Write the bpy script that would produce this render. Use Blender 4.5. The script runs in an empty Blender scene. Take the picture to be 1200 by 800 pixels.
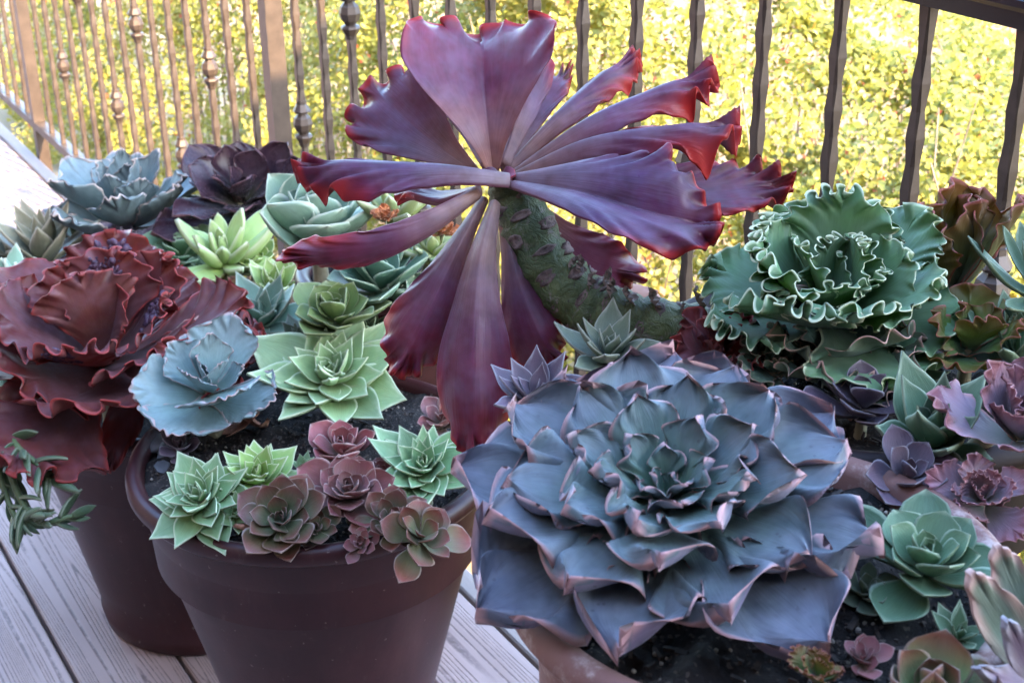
import bpy, math, random
import numpy as np
from mathutils import Matrix, Vector
sc = bpy.context.scene
C = sc.collection
random.seed(7); RNG = np.random.default_rng(7)
R_ = math.radians

# ------------------------------------------------------------------ camera
# axes: X along the railing towards the near end, Y outwards through the railing, Z up
F = 1748.0; CX, CY = 600.0, 400.0; H = 1.385
_down = np.array([45, 3700, F]); _down /= np.linalg.norm(_down)
_r = np.array([-1180, -812, F]); _r = _r - _down * (_r @ _down); _r /= np.linalg.norm(_r)
_n = np.cross(_down, _r)
def camvec(e):                       # camera frame (right, down, forward) -> world
    e = np.asarray(e, float); return np.array([-(e @ _r), e @ _n, -(e @ _down)])
EYE = np.array([0, 0, H])
def pd(px, py, d):                   # pixel + depth along the view axis -> point
    return EYE + camvec([(px - CX) * d / F, (py - CY) * d / F, d])
def pz(px, py, z):                   # pixel + height -> point
    v = camvec([px - CX, py - CY, F]); return EYE + v * ((z - H) / v[2])
def depth(p):
    return float((np.asarray(p) - EYE) @ camvec([0, 0, 1]))
cam = bpy.data.cameras.new('camera'); cam_o = bpy.data.objects.new('camera', cam); C.objects.link(cam_o)
cam.sensor_width = 36; cam.lens = F / 1200 * 36; cam.clip_start = .05; cam.clip_end = 500
rx, up, bk = camvec([1, 0, 0]), camvec([0, -1, 0]), camvec([0, 0, -1])
cam_o.matrix_world = Matrix(((rx[0], up[0], bk[0], 0), (rx[1], up[1], bk[1], 0), (rx[2], up[2], bk[2], H), (0, 0, 0, 1)))
sc.camera = cam_o
cam.dof.use_dof = True; cam.dof.focus_distance = 1.25; cam.dof.aperture_fstop = 18

# ------------------------------------------------------------------ light
EL, AZ = 32.6, 14.0                    # sun stands towards +X, 14 degrees to the outside
sun_dir = Vector((math.cos(R_(EL)) * math.cos(R_(AZ)), math.cos(R_(EL)) * math.sin(R_(AZ)), math.sin(R_(EL))))
w = bpy.data.worlds.new('World'); sc.world = w; w.use_nodes = True
nt = w.node_tree; bgn = nt.nodes['Background']
sky = nt.nodes.new('ShaderNodeTexSky'); sky.sky_type = 'NISHITA'; sky.sun_disc = False
sky.sun_elevation = R_(EL); sky.sun_rotation = R_(90 - AZ); sky.ozone_density = 2.2
nt.links.new(sky.outputs[0], bgn.inputs[0]); bgn.inputs[1].default_value = .15
sl = bpy.data.lights.new('sun', 'SUN'); sl.energy = 2.1; sl.angle = R_(.45); sl.color = (1, .70, .40)
so = bpy.data.objects.new('sun', sl); C.objects.link(so); so.rotation_euler = (-sun_dir).to_track_quat('-Z', 'Y').to_euler(); so.location = (6, 2, 6)
sc.view_settings.view_transform = 'Standard'; sc.view_settings.look = 'None'; sc.view_settings.gamma = 1
sc.view_settings.exposure = 3.95
sc.render.engine = 'CYCLES'
sc.cycles.max_bounces = 6; sc.cycles.diffuse_bounces = 3; sc.cycles.glossy_bounces = 2; sc.cycles.transmission_bounces = 3

# ------------------------------------------------------------------ helpers
def tag(o, label=None, cat=None, group=None, kind=None):
    if label: o['label'] = label
    if cat: o['category'] = cat
    if group: o['group'] = group
    if kind: o['kind'] = kind
    return o
def link(name, me, parent=None, loc=None):
    o = bpy.data.objects.new(name, me); C.objects.link(o)
    if parent is not None: o.parent = parent
    if loc is not None: o.location = loc
    return o
def empty(name, loc=(0, 0, 0)):
    o = bpy.data.objects.new(name, None); C.objects.link(o); o.location = loc; o.empty_display_size = .03
    return o
def mesh(name, V, Fc, mat=None, smooth=True, data=None):
    me = bpy.data.meshes.new(name)
    V = np.asarray(V, np.float32)
    if isinstance(Fc, np.ndarray):
        n, k = Fc.shape
        me.vertices.add(len(V)); me.vertices.foreach_set('co', V.ravel())
        me.loops.add(n * k); me.loops.foreach_set('vertex_index', Fc.astype(np.int32).ravel())
        me.polygons.add(n); me.polygons.foreach_set('loop_start', np.arange(0, n * k, k, dtype=np.int32))
        me.update(calc_edges=True)
    else:
        me.from_pydata(V.tolist(), [], Fc)
    me.polygons.foreach_set('use_smooth', [smooth] * len(me.polygons))
    if data is not None:
        a = me.attributes.new('leafdata', 'FLOAT_COLOR', 'POINT'); a.data.foreach_set('color', np.asarray(data, np.float32).ravel())
    if mat: me.materials.append(mat)
    me.update()
    return me
class MB:
    def __init__(s): s.V = []; s.F = []
    def add(s, V, Fc):
        o = len(s.V); s.V += [tuple(v) for v in V]; s.F += [tuple(i + o for i in f) for f in Fc]
    def box(s, x0, x1, y0, y1, z0, z1):
        s.add([(x0, y0, z0), (x1, y0, z0), (x1, y1, z0), (x0, y1, z0), (x0, y0, z1), (x1, y0, z1), (x1, y1, z1), (x0, y1, z1)],
              [(0, 3, 2, 1), (4, 5, 6, 7), (0, 1, 5, 4), (1, 2, 6, 5), (2, 3, 7, 6), (3, 0, 4, 7)])
    def bbox(s, x0, x1, y0, y1, z0, z1, b):           # box with a chamfered top
        s.add([(x0, y0, z0), (x1, y0, z0), (x1, y1, z0), (x0, y1, z0), (x0, y0, z1 - b), (x1, y0, z1 - b), (x1, y1, z1 - b), (x0, y1, z1 - b),
               (x0 + b, y0 + b, z1), (x1 - b, y0 + b, z1), (x1 - b, y1 - b, z1), (x0 + b, y1 - b, z1)],
              [(0, 3, 2, 1), (8, 9, 10, 11), (0, 1, 5, 4), (1, 2, 6, 5), (2, 3, 7, 6), (3, 0, 4, 7), (4, 5, 9, 8), (5, 6, 10, 9), (6, 7, 11, 10), (7, 4, 8, 11)])
    def rings(s, rings, cap=True):
        m = len(rings[0]); o = len(s.V)
        for rg in rings: s.V += [tuple(p) for p in rg]
        for i in range(len(rings) - 1):
            for j in range(m):
                k = (j + 1) % m
                s.F.append((o + i * m + j, o + i * m + k, o + (i + 1) * m + k, o + (i + 1) * m + j))
        if cap:
            s.F.append(tuple(o + j for j in range(m))[::-1]); s.F.append(tuple(o + (len(rings) - 1) * m + j for j in range(m)))
    def tube(s, pts, rad, m=8):
        pts = [np.asarray(p, float) for p in pts]; rg = []
        a = np.array([.31, .52, .8])
        for i, p in enumerate(pts):
            t = pts[min(i + 1, len(pts) - 1)] - pts[max(i - 1, 0)]; t = t / (np.linalg.norm(t) + 1e-9)
            x = np.cross(t, a); x /= np.linalg.norm(x) + 1e-9; y = np.cross(t, x)
            q = rad[i] if hasattr(rad, '__len__') else rad
            rg.append([p + q * (math.cos(6.2832 * j / m) * x + math.sin(6.2832 * j / m) * y) for j in range(m)])
        s.rings(rg)
    def build(s, name, mat, parent=None, smooth=False, loc=None):
        return link(name, mesh(name, s.V, s.F, mat, smooth), parent, loc)
def lathe_rings(prof, m=48, cx=0, cy=0, wob=0):
    return [[(cx + r * math.cos(6.28318 * j / m), cy + r * math.sin(6.28318 * j / m), z) for j in range(m)] for r, z in prof]
def catmull(P, n):
    P = np.asarray(P, float)
    if len(P) == 2: return P[0] + (P[1] - P[0]) * np.linspace(0, 1, n)[:, None]
    Q = np.vstack([2 * P[0] - P[1], P, 2 * P[-1] - P[-2]])
    t = np.linspace(0, len(P) - 1 - 1e-9, n); i = t.astype(int); f = (t - i)[:, None]
    a, b, c, d = Q[i], Q[i + 1], Q[i + 2], Q[i + 3]
    return .5 * ((2 * b) + (-a + c) * f + (2 * a - 5 * b + 4 * c - d) * f ** 2 + (-a + 3 * b - 3 * c + d) * f ** 3)
def curve1(knots, u):               # smooth interpolation of scalar knots spread over 0..1 (or of (u, value) pairs)
    k = np.asarray(knots, float)
    if k.ndim == 1: k = np.stack([np.linspace(0, 1, len(k)), k], 1)
    q = catmull(k, 200); return np.interp(u, q[:, 0], q[:, 1])
def sstep(a, b, x):
    t = np.clip((x - a) / (b - a), 0, 1); return t * t * (3 - 2 * t)

# ------------------------------------------------------------------ materials
def nodes(name):
    m = bpy.data.materials.new(name); m.use_nodes = True; t = m.node_tree
    return m, t, t.nodes['Principled BSDF'], t.nodes['Material Output']
def N(t, typ, **kw):
    n = t.nodes.new(typ)
    for k, v in kw.items(): setattr(n, k, v)
    return n
def mixc(t, fac, a, b, mode='MIX'):
    n = N(t, 'ShaderNodeMix', data_type='RGBA', blend_type=mode)
    for s, v in ((0, fac), (6, a), (7, b)):
        if hasattr(v, 'is_output'): t.links.new(v, n.inputs[s])
        else: n.inputs[s].default_value = v if s == 0 else (*v, 1)
    return n.outputs[2]
def math_(t, op, a, b=0, clamp=False):
    n = N(t, 'ShaderNodeMath', operation=op, use_clamp=clamp)
    for s, v in ((0, a), (1, b)):
        if hasattr(v, 'is_output'): t.links.new(v, n.inputs[s])
        else: n.inputs[s].default_value = v
    return n.outputs[0]
def noise(t, vec, scale, detail=3, rough=.5, dist=0):
    n = N(t, 'ShaderNodeTexNoise'); n.inputs['Scale'].default_value = scale; n.inputs['Detail'].default_value = detail
    n.inputs['Roughness'].default_value = rough; n.inputs['Distortion'].default_value = dist
    if vec is not None: t.links.new(vec, n.inputs['Vector'])
    return n.outputs['Fac']
def ramp(t, fac, stops):
    n = N(t, 'ShaderNodeValToRGB'); e = n.color_ramp.elements
    while len(e) < len(stops): e.new(.5)
    for q, (p, c) in zip(e, stops): q.position = p; q.color = (*c, 1) if len(c) == 3 else c
    t.links.new(fac, n.inputs[0]); return n.outputs[0]
def mapv(t, vec, scale):
    n = N(t, 'ShaderNodeMapping'); n.inputs['Scale'].default_value = scale; t.links.new(vec, n.inputs[0]); return n.outputs[0]
def objco(t): return N(t, 'ShaderNodeTexCoord').outputs['Object']
def bump(t, bsdf, h, dist=.001, strength=.5):
    n = N(t, 'ShaderNodeBump'); n.inputs['Strength'].default_value = strength; n.inputs['Distance'].default_value = dist
    t.links.new(h, n.inputs['Height']); t.links.new(n.outputs[0], bsdf.inputs['Normal'])

def leaf_mat(name, base, mid, tip, margin, under=None, rough=.5, bloom=.35, bloomc=(.75, .82, 1), mot=.35, streak=.25, sss=0, tr=None, spot=None, sheen=.22):
    bloom *= .45; sheen *= .3
    wb = lambda c: None if c is None else (c[0] * 1.06, c[1] * 1.0, c[2] * .88)
    base, mid, tip, margin, under, bloomc = map(wb, (base, mid, tip, margin, under, bloomc))
    m, t, b, out = nodes(name)
    at = N(t, 'ShaderNodeAttribute', attribute_name='leafdata'); sp = N(t, 'ShaderNodeSeparateColor'); t.links.new(at.outputs['Color'], sp.inputs[0])
    al, mg, un = sp.outputs[0], sp.outputs[1], sp.outputs[2]; vv = at.outputs['Alpha']
    oi = N(t, 'ShaderNodeObjectInfo')
    geo = N(t, 'ShaderNodeNewGeometry'); pos = geo.outputs['Position']
    nz = noise(t, pos, 90, 3, .6)
    al2 = math_(t, 'ADD', al, math_(t, 'MULTIPLY', math_(t, 'SUBTRACT', nz, .5), .22))
    col = ramp(t, al2, [(0.02, base), (.5, mid), (.95, tip)])
    if under is not None: col = mixc(t, math_(t, 'MULTIPLY', un, .9), col, under)
    cv = N(t, 'ShaderNodeCombineXYZ'); t.links.new(math_(t, 'MULTIPLY', vv, 26), cv.inputs[0]); t.links.new(math_(t, 'MULTIPLY', al, 3), cv.inputs[1]); t.links.new(math_(t, 'MULTIPLY', oi.outputs['Random'], 50), cv.inputs[2])
    st = noise(t, cv.outputs[0], 1.0, 3, .6)
    # value variation: mottling + streaks + per-leaf
    var = math_(t, 'ADD', math_(t, 'MULTIPLY', math_(t, 'SUBTRACT', noise(t, pos, 38, 3, .65), .5), mot * 2.2), math_(t, 'MULTIPLY', math_(t, 'SUBTRACT', st, .5), streak * 2))
    var = math_(t, 'ADD', var, math_(t, 'MULTIPLY', math_(t, 'SUBTRACT', oi.outputs['Random'], .5), .3))
    hv = N(t, 'ShaderNodeHueSaturation'); hv.inputs['Saturation'].default_value = 1.22; t.links.new(math_(t, 'ADD', var, 1.0), hv.inputs['Value']); t.links.new(col, hv.inputs['Color'])
    t.links.new(math_(t, 'ADD', .5, math_(t, 'MULTIPLY', math_(t, 'SUBTRACT', nz, .5), .05)), hv.inputs['Hue'])
    col = mixc(t, 1.0, hv.outputs[0], oi.outputs['Color'], 'MULTIPLY')
    # waxy bloom lies unevenly on the skin
    col = mixc(t, math_(t, 'MULTIPLY', sstep_node(t, noise(t, pos, 22, 3, .7), .35, .75), bloom), col, bloomc)
    if spot is not None:
        vo = N(t, 'ShaderNodeTexVoronoi'); vo.inputs['Scale'].default_value = 150; t.links.new(pos, vo.inputs['Vector'])
        col = mixc(t, math_(t, 'MULTIPLY', math_(t, 'MULTIPLY', math_(t, 'LESS_THAN', vo.outputs['Distance'], .17), sstep_node(t, noise(t, pos, 30, 2), .5, .62)), .55), col, spot)
    mgn = math_(t, 'MULTIPLY', mg, math_(t, 'ADD', .55, math_(t, 'MULTIPLY', nz, .7)), True)
    col = mixc(t, mgn, col, margin)
    t.links.new(col, b.inputs['Base Color'])
    t.links.new(math_(t, 'ADD', rough - .20, math_(t, 'MULTIPLY', nz, .24)), b.inputs['Roughness'])
    b.inputs['Specular IOR Level'].default_value = .26
    b.inputs['Subsurface Weight'].default_value = sss; b.inputs['Subsurface Scale'].default_value = .006; b.inputs['Subsurface Radius'].default_value = (1, .45, .3)
    b.inputs['Sheen Weight'].default_value = sheen; b.inputs['Sheen Roughness'].default_value = .4; b.inputs['Sheen Tint'].default_value = (.85, .9, 1, 1)
    bump(t, b, noise(t, cv.outputs[0], 1.6, 2, .6), .0012, .35)
    if tr:
        tn = N(t, 'ShaderNodeBsdfTranslucent'); t.links.new(mixc(t, .6, col, tr), tn.inputs[0])
        mx = N(t, 'ShaderNodeMixShader'); mx.inputs[0].default_value = .3
        t.links.new(b.outputs[0], mx.inputs[1]); t.links.new(tn.outputs[0], mx.inputs[2]); t.links.new(mx.outputs[0], out.inputs[0])
    return m
def sstep_node(t, v, a, b):
    n = N(t, 'ShaderNodeMapRange', interpolation_type='SMOOTHSTEP'); n.inputs[1].default_value = a; n.inputs[2].default_value = b
    t.links.new(v, n.inputs[0]); return n.outputs[0]

def simple_mat(name, c1, c2, scale, rough=.7, bd=.001, bs=.4, metal=0, detail=6, stretch=(1, 1, 1), spec=.4, extra=None):
    m, t, b, out = nodes(name); v = mapv(t, objco(t), stretch)
    f = noise(t, v, scale, detail, .62)
    col = mixc(t, sstep_node(t, f, .3, .7), c1, c2)
    if extra: col = extra(t, v, col)
    t.links.new(col, b.inputs['Base Color']); b.inputs['Roughness'].default_value = rough; b.inputs['Metallic'].default_value = metal
    b.inputs['Specular IOR Level'].default_value = spec
    bump(t, b, noise(t, v, scale * 6, 5, .65), bd, bs)
    return m

# deck boards: embossed grain = contour lines of a stretched noise
def wood_mat():
    m, t, b, out = nodes('deck_wood')
    oc = objco(t); oi = N(t, 'ShaderNodeObjectInfo')
    ad = N(t, 'ShaderNodeVectorMath', operation='ADD'); t.links.new(oc, ad.inputs[0])
    cb = N(t, 'ShaderNodeCombineXYZ'); t.links.new(math_(t, 'MULTIPLY', oi.outputs['Random'], 90), cb.inputs[2]); t.links.new(math_(t, 'MULTIPLY', oi.outputs['Random'], 37), cb.inputs[0]); t.links.new(cb.outputs[0], ad.inputs[1])
    v = mapv(t, ad.outputs[0], (.62, 15, 15))
    f = noise(t, v, 1.0, 1.0, .3, .12)
    g = math_(t, 'FRACT', math_(t, 'MULTIPLY', f, 26))
    tri = math_(t, 'ABSOLUTE', math_(t, 'SUBTRACT', g, .5))           # 0 at the line
    ln = sstep_node(t, tri, .02, .22)
    fn = noise(t, mapv(t, ad.outputs[0], (14, 160, 160)), 1.0, 4, .7)
    pit = noise(t, mapv(t, ad.outputs[0], (60, 120, 120)), 1.0, 3, .7)
    col = mixc(t, sstep_node(t, noise(t, mapv(t, ad.outputs[0], (3, 12, 12)), 1, 4), .3, .7), (.33, .24, .215), (.44, .33, .30))
    col = mixc(t, math_(t, 'MULTIPLY', fn, .35), col, (.23, .165, .15))
    col = mixc(t, math_(t, 'MULTIPLY', math_(t, 'SUBTRACT', 1, ln), math_(t, 'MULTIPLY', sstep_node(t, pit, .25, .6), .75)), col, (.085, .055, .05))
    hv = N(t, 'ShaderNodeHueSaturation'); t.links.new(col, hv.inputs['Color']); t.links.new(math_(t, 'ADD', .85, math_(t, 'MULTIPLY', oi.outputs['Random'], .3)), hv.inputs['Value'])
    t.links.new(hv.outputs[0], b.inputs['Base Color']); b.inputs['Roughness'].default_value = .62
    bump(t, b, math_(t, 'ADD', ln, math_(t, 'MULTIPLY', fn, .35)), .0012, .6)
    return m
M = {}
M['wood'] = wood_mat()
M['metal'] = simple_mat('railing_metal', (.048, .035, .028), (.074, .054, .043), 30, .42, .0005, .3, .25)
M['rail'] = simple_mat('top_rail_paint', (.006, .006, .009), (.011, .011, .015), 25, .25, .0003, .2, 0, spec=.45)
def potx(t, v, col):
    s = noise(t, mapv(t, v, (5, 5, 1.0)), 2.6, 5, .7)
    col = mixc(t, math_(t, 'MULTIPLY', sstep_node(t, s, .46, .8), .6), col, (.065, .025, .024))
    s2 = noise(t, mapv(t, v, (9, 9, 5)), 4, 6, .8)
    col = mixc(t, math_(t, 'MULTIPLY', sstep_node(t, s2, .58, .74), .4), col, (.09, .06, .055))
    return mixc(t, math_(t, 'MULTIPLY', math_(t, 'GREATER_THAN', noise(t, v, 120, 2, .5), .74), .5), col, (.20, .16, .14))
M['pot'] = simple_mat('pot_brown', (.024, .0055, .0065), (.040, .010, .011), 9, .40, .0006, .35, spec=.32, extra=potx)
def tcx(t, v, col):
    s = noise(t, v, 14, 7, .75); col = mixc(t, math_(t, 'MULTIPLY', sstep_node(t, s, .48, .66), .7), col, (.52, .42, .37))
    s2 = noise(t, v, 45, 4, .7); return mixc(t, math_(t, 'MULTIPLY', sstep_node(t, s2, .62, .72), .7), col, (.17, .06, .045))
M['potdark'] = simple_mat('pot_dark', (.012, .007, .007), (.022, .012, .012), 9, .6, .0006, .35, spec=.2)
M['terracotta'] = simple_mat('pot_terracotta', (.14, .062, .05), (.19, .09, .072), 8, .75, .0008, .5, extra=tcx)
def soilx(t, v, col):
    vo = N(t, 'ShaderNodeTexVoronoi'); vo.inputs['Scale'].default_value = 430; t.links.new(v, vo.inputs['Vector'])
    rnd = N(t, 'ShaderNodeSeparateColor'); t.links.new(vo.outputs['Color'], rnd.inputs[0])
    return mixc(t, math_(t, 'GREATER_THAN', rnd.outputs[0], .93), col, (.07, .055, .045))
M['soil'] = simple_mat('potting_soil', (.004, .003, .0028), (.017, .012, .010), 60, .95, .004, .9, extra=soilx)
M['grit'] = simple_mat('soil_grit', (.006, .0045, .004), (.05, .036, .028), 90, .85, .001, .5)
M['perlite'] = simple_mat('perlite', (.16, .135, .11), (.28, .25, .21), 300, .9)
M['slate'] = simple_mat('slate_stone', (.055, .06, .07), (.10, .105, .12), 30, .6, .001, .5)
M['dry'] = simple_mat('dry_leaf', (.32, .15, .10), (.50, .27, .20), 26, .7, .001, .5)
M['stem'] = simple_mat('old_stem', (.16, .15, .09), (.26, .22, .14), 40, .75, .001, .6)
M['siding'] = simple_mat('house_siding', (.17, .13, .11), (.21, .165, .14), 6, .7)
M['roof'] = simple_mat('house_roof', (.12, .10, .09), (.17, .15, .13), 12, .85)
M['fascia'] = simple_mat('deck_fascia', (.26, .22, .20), (.34, .29, .26), 12, .7, .001, .5, stretch=(.2, 3, 3))
M['standwood'] = simple_mat('stand_wood', (.10, .06, .035), (.17, .10, .06), 10, .6, .001, .4, stretch=(1, 1, .2))
def groundx(t, v, col):
    s = noise(t, v, 5, 6, .7); return mixc(t, sstep_node(t, s, .45, .7), col, (.30, .25, .13))
M['ground'] = simple_mat('dry_ground', (.22, .16, .09), (.34, .27, .17), 1.3, .95, .03, .6, extra=groundx)
M['twig'] = simple_mat('dry_twigs', (.14, .11, .09), (.26, .21, .17), 30, .85)

# leaves: base, middle, tip, margin
M['hero'] = leaf_mat('leaf_plum', (.25, .18, .16), (.088, .043, .078), (.100, .026, .042), (.36, .022, .02), under=(.17, .06, .08), bloom=.6, bloomc=(.24, .20, .34), mot=.85, streak=.45, tr=(.5, .05, .03), rough=.42, sheen=.3)
M['bigblue'] = leaf_mat('leaf_slate_blue', (.10, .155, .125), (.070, .094, .100), (.080, .092, .118), (.50, .28, .30), under=(.13, .11, .16), spot=(.05, .05, .06), bloom=.8, bloomc=(.20, .23, .34), mot=.8, streak=.25, sheen=.45)
M['curly'] = leaf_mat('leaf_curly_green', (.17, .25, .22), (.115, .195, .13), (.125, .215, .13), (.66, .72, .54), bloom=.5, bloomc=(.32, .42, .44), mot=.4, tr=(.3, .5, .1), sheen=.3)
M['curlydark'] = leaf_mat('leaf_dark_wavy', (.10, .15, .14), (.075, .125, .105), (.10, .125, .09), (.45, .28, .26), bloom=.3, bloomc=(.25, .32, .4))
M['redleaf'] = leaf_mat('leaf_red_ruffled', (.16, .10, .10), (.088, .046, .055), (.105, .036, .036), (.28, .04, .04), under=(.12, .055, .055), bloom=.6, bloomc=(.24, .17, .24), tr=(.6, .08, .03), mot=.6, rough=.45)
M['caruncle'] = simple_mat('leaf_caruncle', (.028, .017, .035), (.075, .028, .05), 60, .45, .001, .4)
M['olivered'] = leaf_mat('leaf_olive_red', (.09, .13, .13), (.105, .135, .055), (.16, .085, .05), (.38, .10, .10), bloom=.16, bloomc=(.3, .32, .42), tr=(.5, .35, .05), sheen=.3)
M['powder'] = leaf_mat('leaf_powder_blue', (.149, .236, .236), (.143, .217, .242), (.161, .211, .236), (.341, .236, .248), bloom=.25, bloomc=(.341, .422, .484))
M['mint'] = leaf_mat('leaf_mint', (.17, .24, .11), (.20, .29, .17), (.215, .31, .20), (.46, .54, .40), bloom=.2, bloomc=(.374, .510, .476), mot=.2)
M['apple'] = leaf_mat('leaf_apple', (.15, .21, .065), (.19, .27, .11), (.23, .31, .15), (.48, .52, .36), bloom=.15, bloomc=(.374, .490, .422), mot=.2)
M['pale'] = leaf_mat('leaf_pale_green', (.20, .25, .10), (.25, .31, .17), (.28, .33, .20), (.42, .46, .34), bloom=.25, bloomc=(.420, .518, .518), mot=.2)
M['palebig'] = leaf_mat('leaf_pale_blue_green', (.17, .25, .19), (.165, .25, .21), (.20, .285, .235), (.44, .48, .40), bloom=.28, bloomc=(.340, .462, .503), mot=.22)
M['seagreen'] = leaf_mat('leaf_sea_green', (.085, .14, .085), (.095, .155, .11), (.105, .165, .12), (.28, .36, .27), bloom=.18, bloomc=(.240, .348, .360), mot=.25)
M['greygreen'] = leaf_mat('leaf_grey_green', (.078, .108, .084), (.102, .132, .105), (.120, .150, .114), (.270, .288, .252), bloom=.2, bloomc=(.270, .312, .348), mot=.25)
M['olive'] = leaf_mat('leaf_olive', (.078, .111, .052), (.098, .143, .065), (.111, .150, .072), (.221, .247, .143), bloom=.1, bloomc=(.260, .325, .325), mot=.25)
M['sempgreen'] = leaf_mat('leaf_houseleek', (.084, .108, .060), (.096, .105, .066), (.150, .060, .060), (.276, .204, .180), bloom=.08, mot=.25)
M['semppink'] = leaf_mat('leaf_rose_houseleek', (.099, .105, .068), (.211, .112, .118), (.205, .081, .093), (.341, .248, .236), bloom=.12, mot=.25)
M['black'] = leaf_mat('leaf_black', (.032, .036, .024), (.024, .016, .024), (.027, .014, .021), (.104, .048, .056), bloom=.10, bloomc=(.144, .144, .208), rough=.34, mot=.3)
M['lav'] = leaf_mat('leaf_lavender', (.120, .120, .168), (.144, .144, .204), (.138, .132, .198), (.252, .216, .276), bloom=.2, bloomc=(.300, .312, .408), mot=.2)
M['blueruf'] = leaf_mat('leaf_blue_ruffled', (.124, .167, .167), (.112, .161, .180), (.118, .155, .180), (.384, .310, .298), bloom=.2, bloomc=(.285, .347, .409))
M['agave'] = leaf_mat('leaf_agave', (.105, .124, .099), (.149, .161, .130), (.155, .149, .112), (.310, .298, .236), bloom=.2, bloomc=(.310, .322, .341))
M['purple'] = leaf_mat('leaf_dusky_purple', (.104, .091, .117), (.091, .078, .111), (.098, .072, .104), (.260, .247, .299), bloom=.15, bloomc=(.260, .260, .338))
M['pinkruf'] = leaf_mat('leaf_pink_ruffled', (.126, .154, .133), (.189, .154, .203), (.252, .133, .161), (.385, .210, .224), bloom=.25, bloomc=(.385, .322, .434))
M['orange'] = leaf_mat('leaf_orange', (.240, .176, .112), (.384, .192, .120), (.440, .208, .136), (.496, .320, .224), bloom=.1, tr=(.8, .3, .1))  # warm sun on the leaves painted into their colour as orange
M['sedum'] = leaf_mat('leaf_trailing', (.060, .084, .048), (.057, .090, .060), (.078, .108, .072), (.144, .162, .120), bloom=.12, bloomc=(.216, .276, .276))

# ------------------------------------------------------------------ leaf geometry
def leaf_grid(nu, nv, width, th=.03, cup=0., keel=0., amp=0., freq=3., start=.45, tr=0., mw=.03, seed=0, roll=0., side=.5, scal=0., mlo=1., ms=(.4, .85), tipcurl=0., wp=1.6, loop=0.):
    """local sheet: lateral a, offset along the length dl, normal offset b for a closed leaf skin; all relative to length 1"""
    rg = np.random.default_rng(seed)
    u = np.linspace(0, 1, nu + 1) ** .92
    vt = np.sin(np.linspace(-math.pi / 2, math.pi / 2, nv + 1)) if nv <= 12 else np.linspace(-1, 1, nv + 1)
    v = np.concatenate([vt, vt[-2:0:-1]]); un = np.concatenate([np.zeros(nv + 1), np.ones(nv - 1)])
    U, V = np.meshgrid(u, v, indexing='ij'); UN = np.broadcast_to(un, U.shape)
    wd = curve1(width, U)
    a = V * wd
    dl = -tr * V ** 2 * U ** 3
    b = cup * wd * V ** 2 + keel * wd * np.abs(V)
    if roll: b = b - roll * wd * np.abs(V) ** 3
    dist = np.minimum((1 - np.abs(V)) * wd, (1 - U) * np.where(wd[-1, :].max() > .03, 1, .6) + (0 if tr or wd[-1].max() > .03 else 0))
    if amp:
        s = V * .9 + np.sign(V) * (1 - U) * 1.5
        wg = np.maximum(sstep(start, 1.0, U) ** wp * (1 if wd[-1].max() > .03 else .0), side * np.abs(V) ** 2.4 * sstep(start * .35, start + .25, U))
        ph = rg.uniform(0, 6.28, 6); fm = 1 + .25 * np.sin(2.1 * s + ph[3])
        wave = np.sin(6.283 * freq * s * fm + ph[0]) + .42 * np.sin(6.283 * freq * 1.63 * s + ph[1]) + .35 * np.sin(6.283 * freq * .5 * s + ph[2])
        b = b + amp * wg * wave
        dl = dl + amp * .55 * wg ** 2 * np.cos(6.283 * freq * s * fm + ph[0] * 1.3) * (scal + .5)
        a = a * (1 + amp * 1.2 * wg * np.sin(6.283 * freq * 1.3 * s + ph[4]))
    if amp and loop:
        dS = -loop / (6.283 * freq) * np.clip(wg, 0, 1) * np.sin(2 * (6.283 * freq * s * fm + ph[0])); tw_ = sstep(.72, .95, U)
        a = a + dS / .9 * wd * tw_; dl = dl - np.sign(V) * dS / 1.5 * (1 - tw_)
    if tipcurl: b = b - tipcurl * sstep(.72, 1.0, U) ** 1.5
    tt = th * np.sqrt(np.clip(1 - .93 * V ** 2, .02, 1)) * (1 - .55 * U ** 2.5) 
    b = b + np.where(UN > 0, -.7 * tt, .3 * tt)
    mg = 1 - sstep(mw * .25, mw, dist)
    mg = mg * (mlo + (1 - mlo) * sstep(ms[0], ms[1], U))
    data = np.stack([U, mg, UN * np.ones_like(U), (V + 1) / 2], -1)
    n, mm = U.shape
    I = np.arange(n * mm).reshape(n, mm); J = np.roll(I, -1, 1)
    Q = np.stack([I[:-1], J[:-1], J[1:], I[1:]], -1).reshape(-1, 4)[:, ::-1]
    # close the two ends with quads across the skin
    caps = []
    for row, fl in ((I[0], False), (I[-1], True)):
        for j in range(nv):
            q = [row[j], row[j + 1], row[(mm - j - 1) % mm], row[(mm - j) % mm]]
            if j == 0: q = [row[0], row[1], row[mm - 1]]
            elif j == nv - 1: q = [row[j], row[j + 1], row[(mm - j) % mm]]
            caps.append(q[::-1] if fl else q)
    return u, U, a, dl, b, data, Q, caps
def skin_mesh(name, V, Q, caps, data, mat):
    faces = Q.tolist() + [list(map(int, c)) for c in caps]
    return mesh(name, V.reshape(-1, 3), faces, mat, True, data.reshape(-1, 4))
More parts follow.
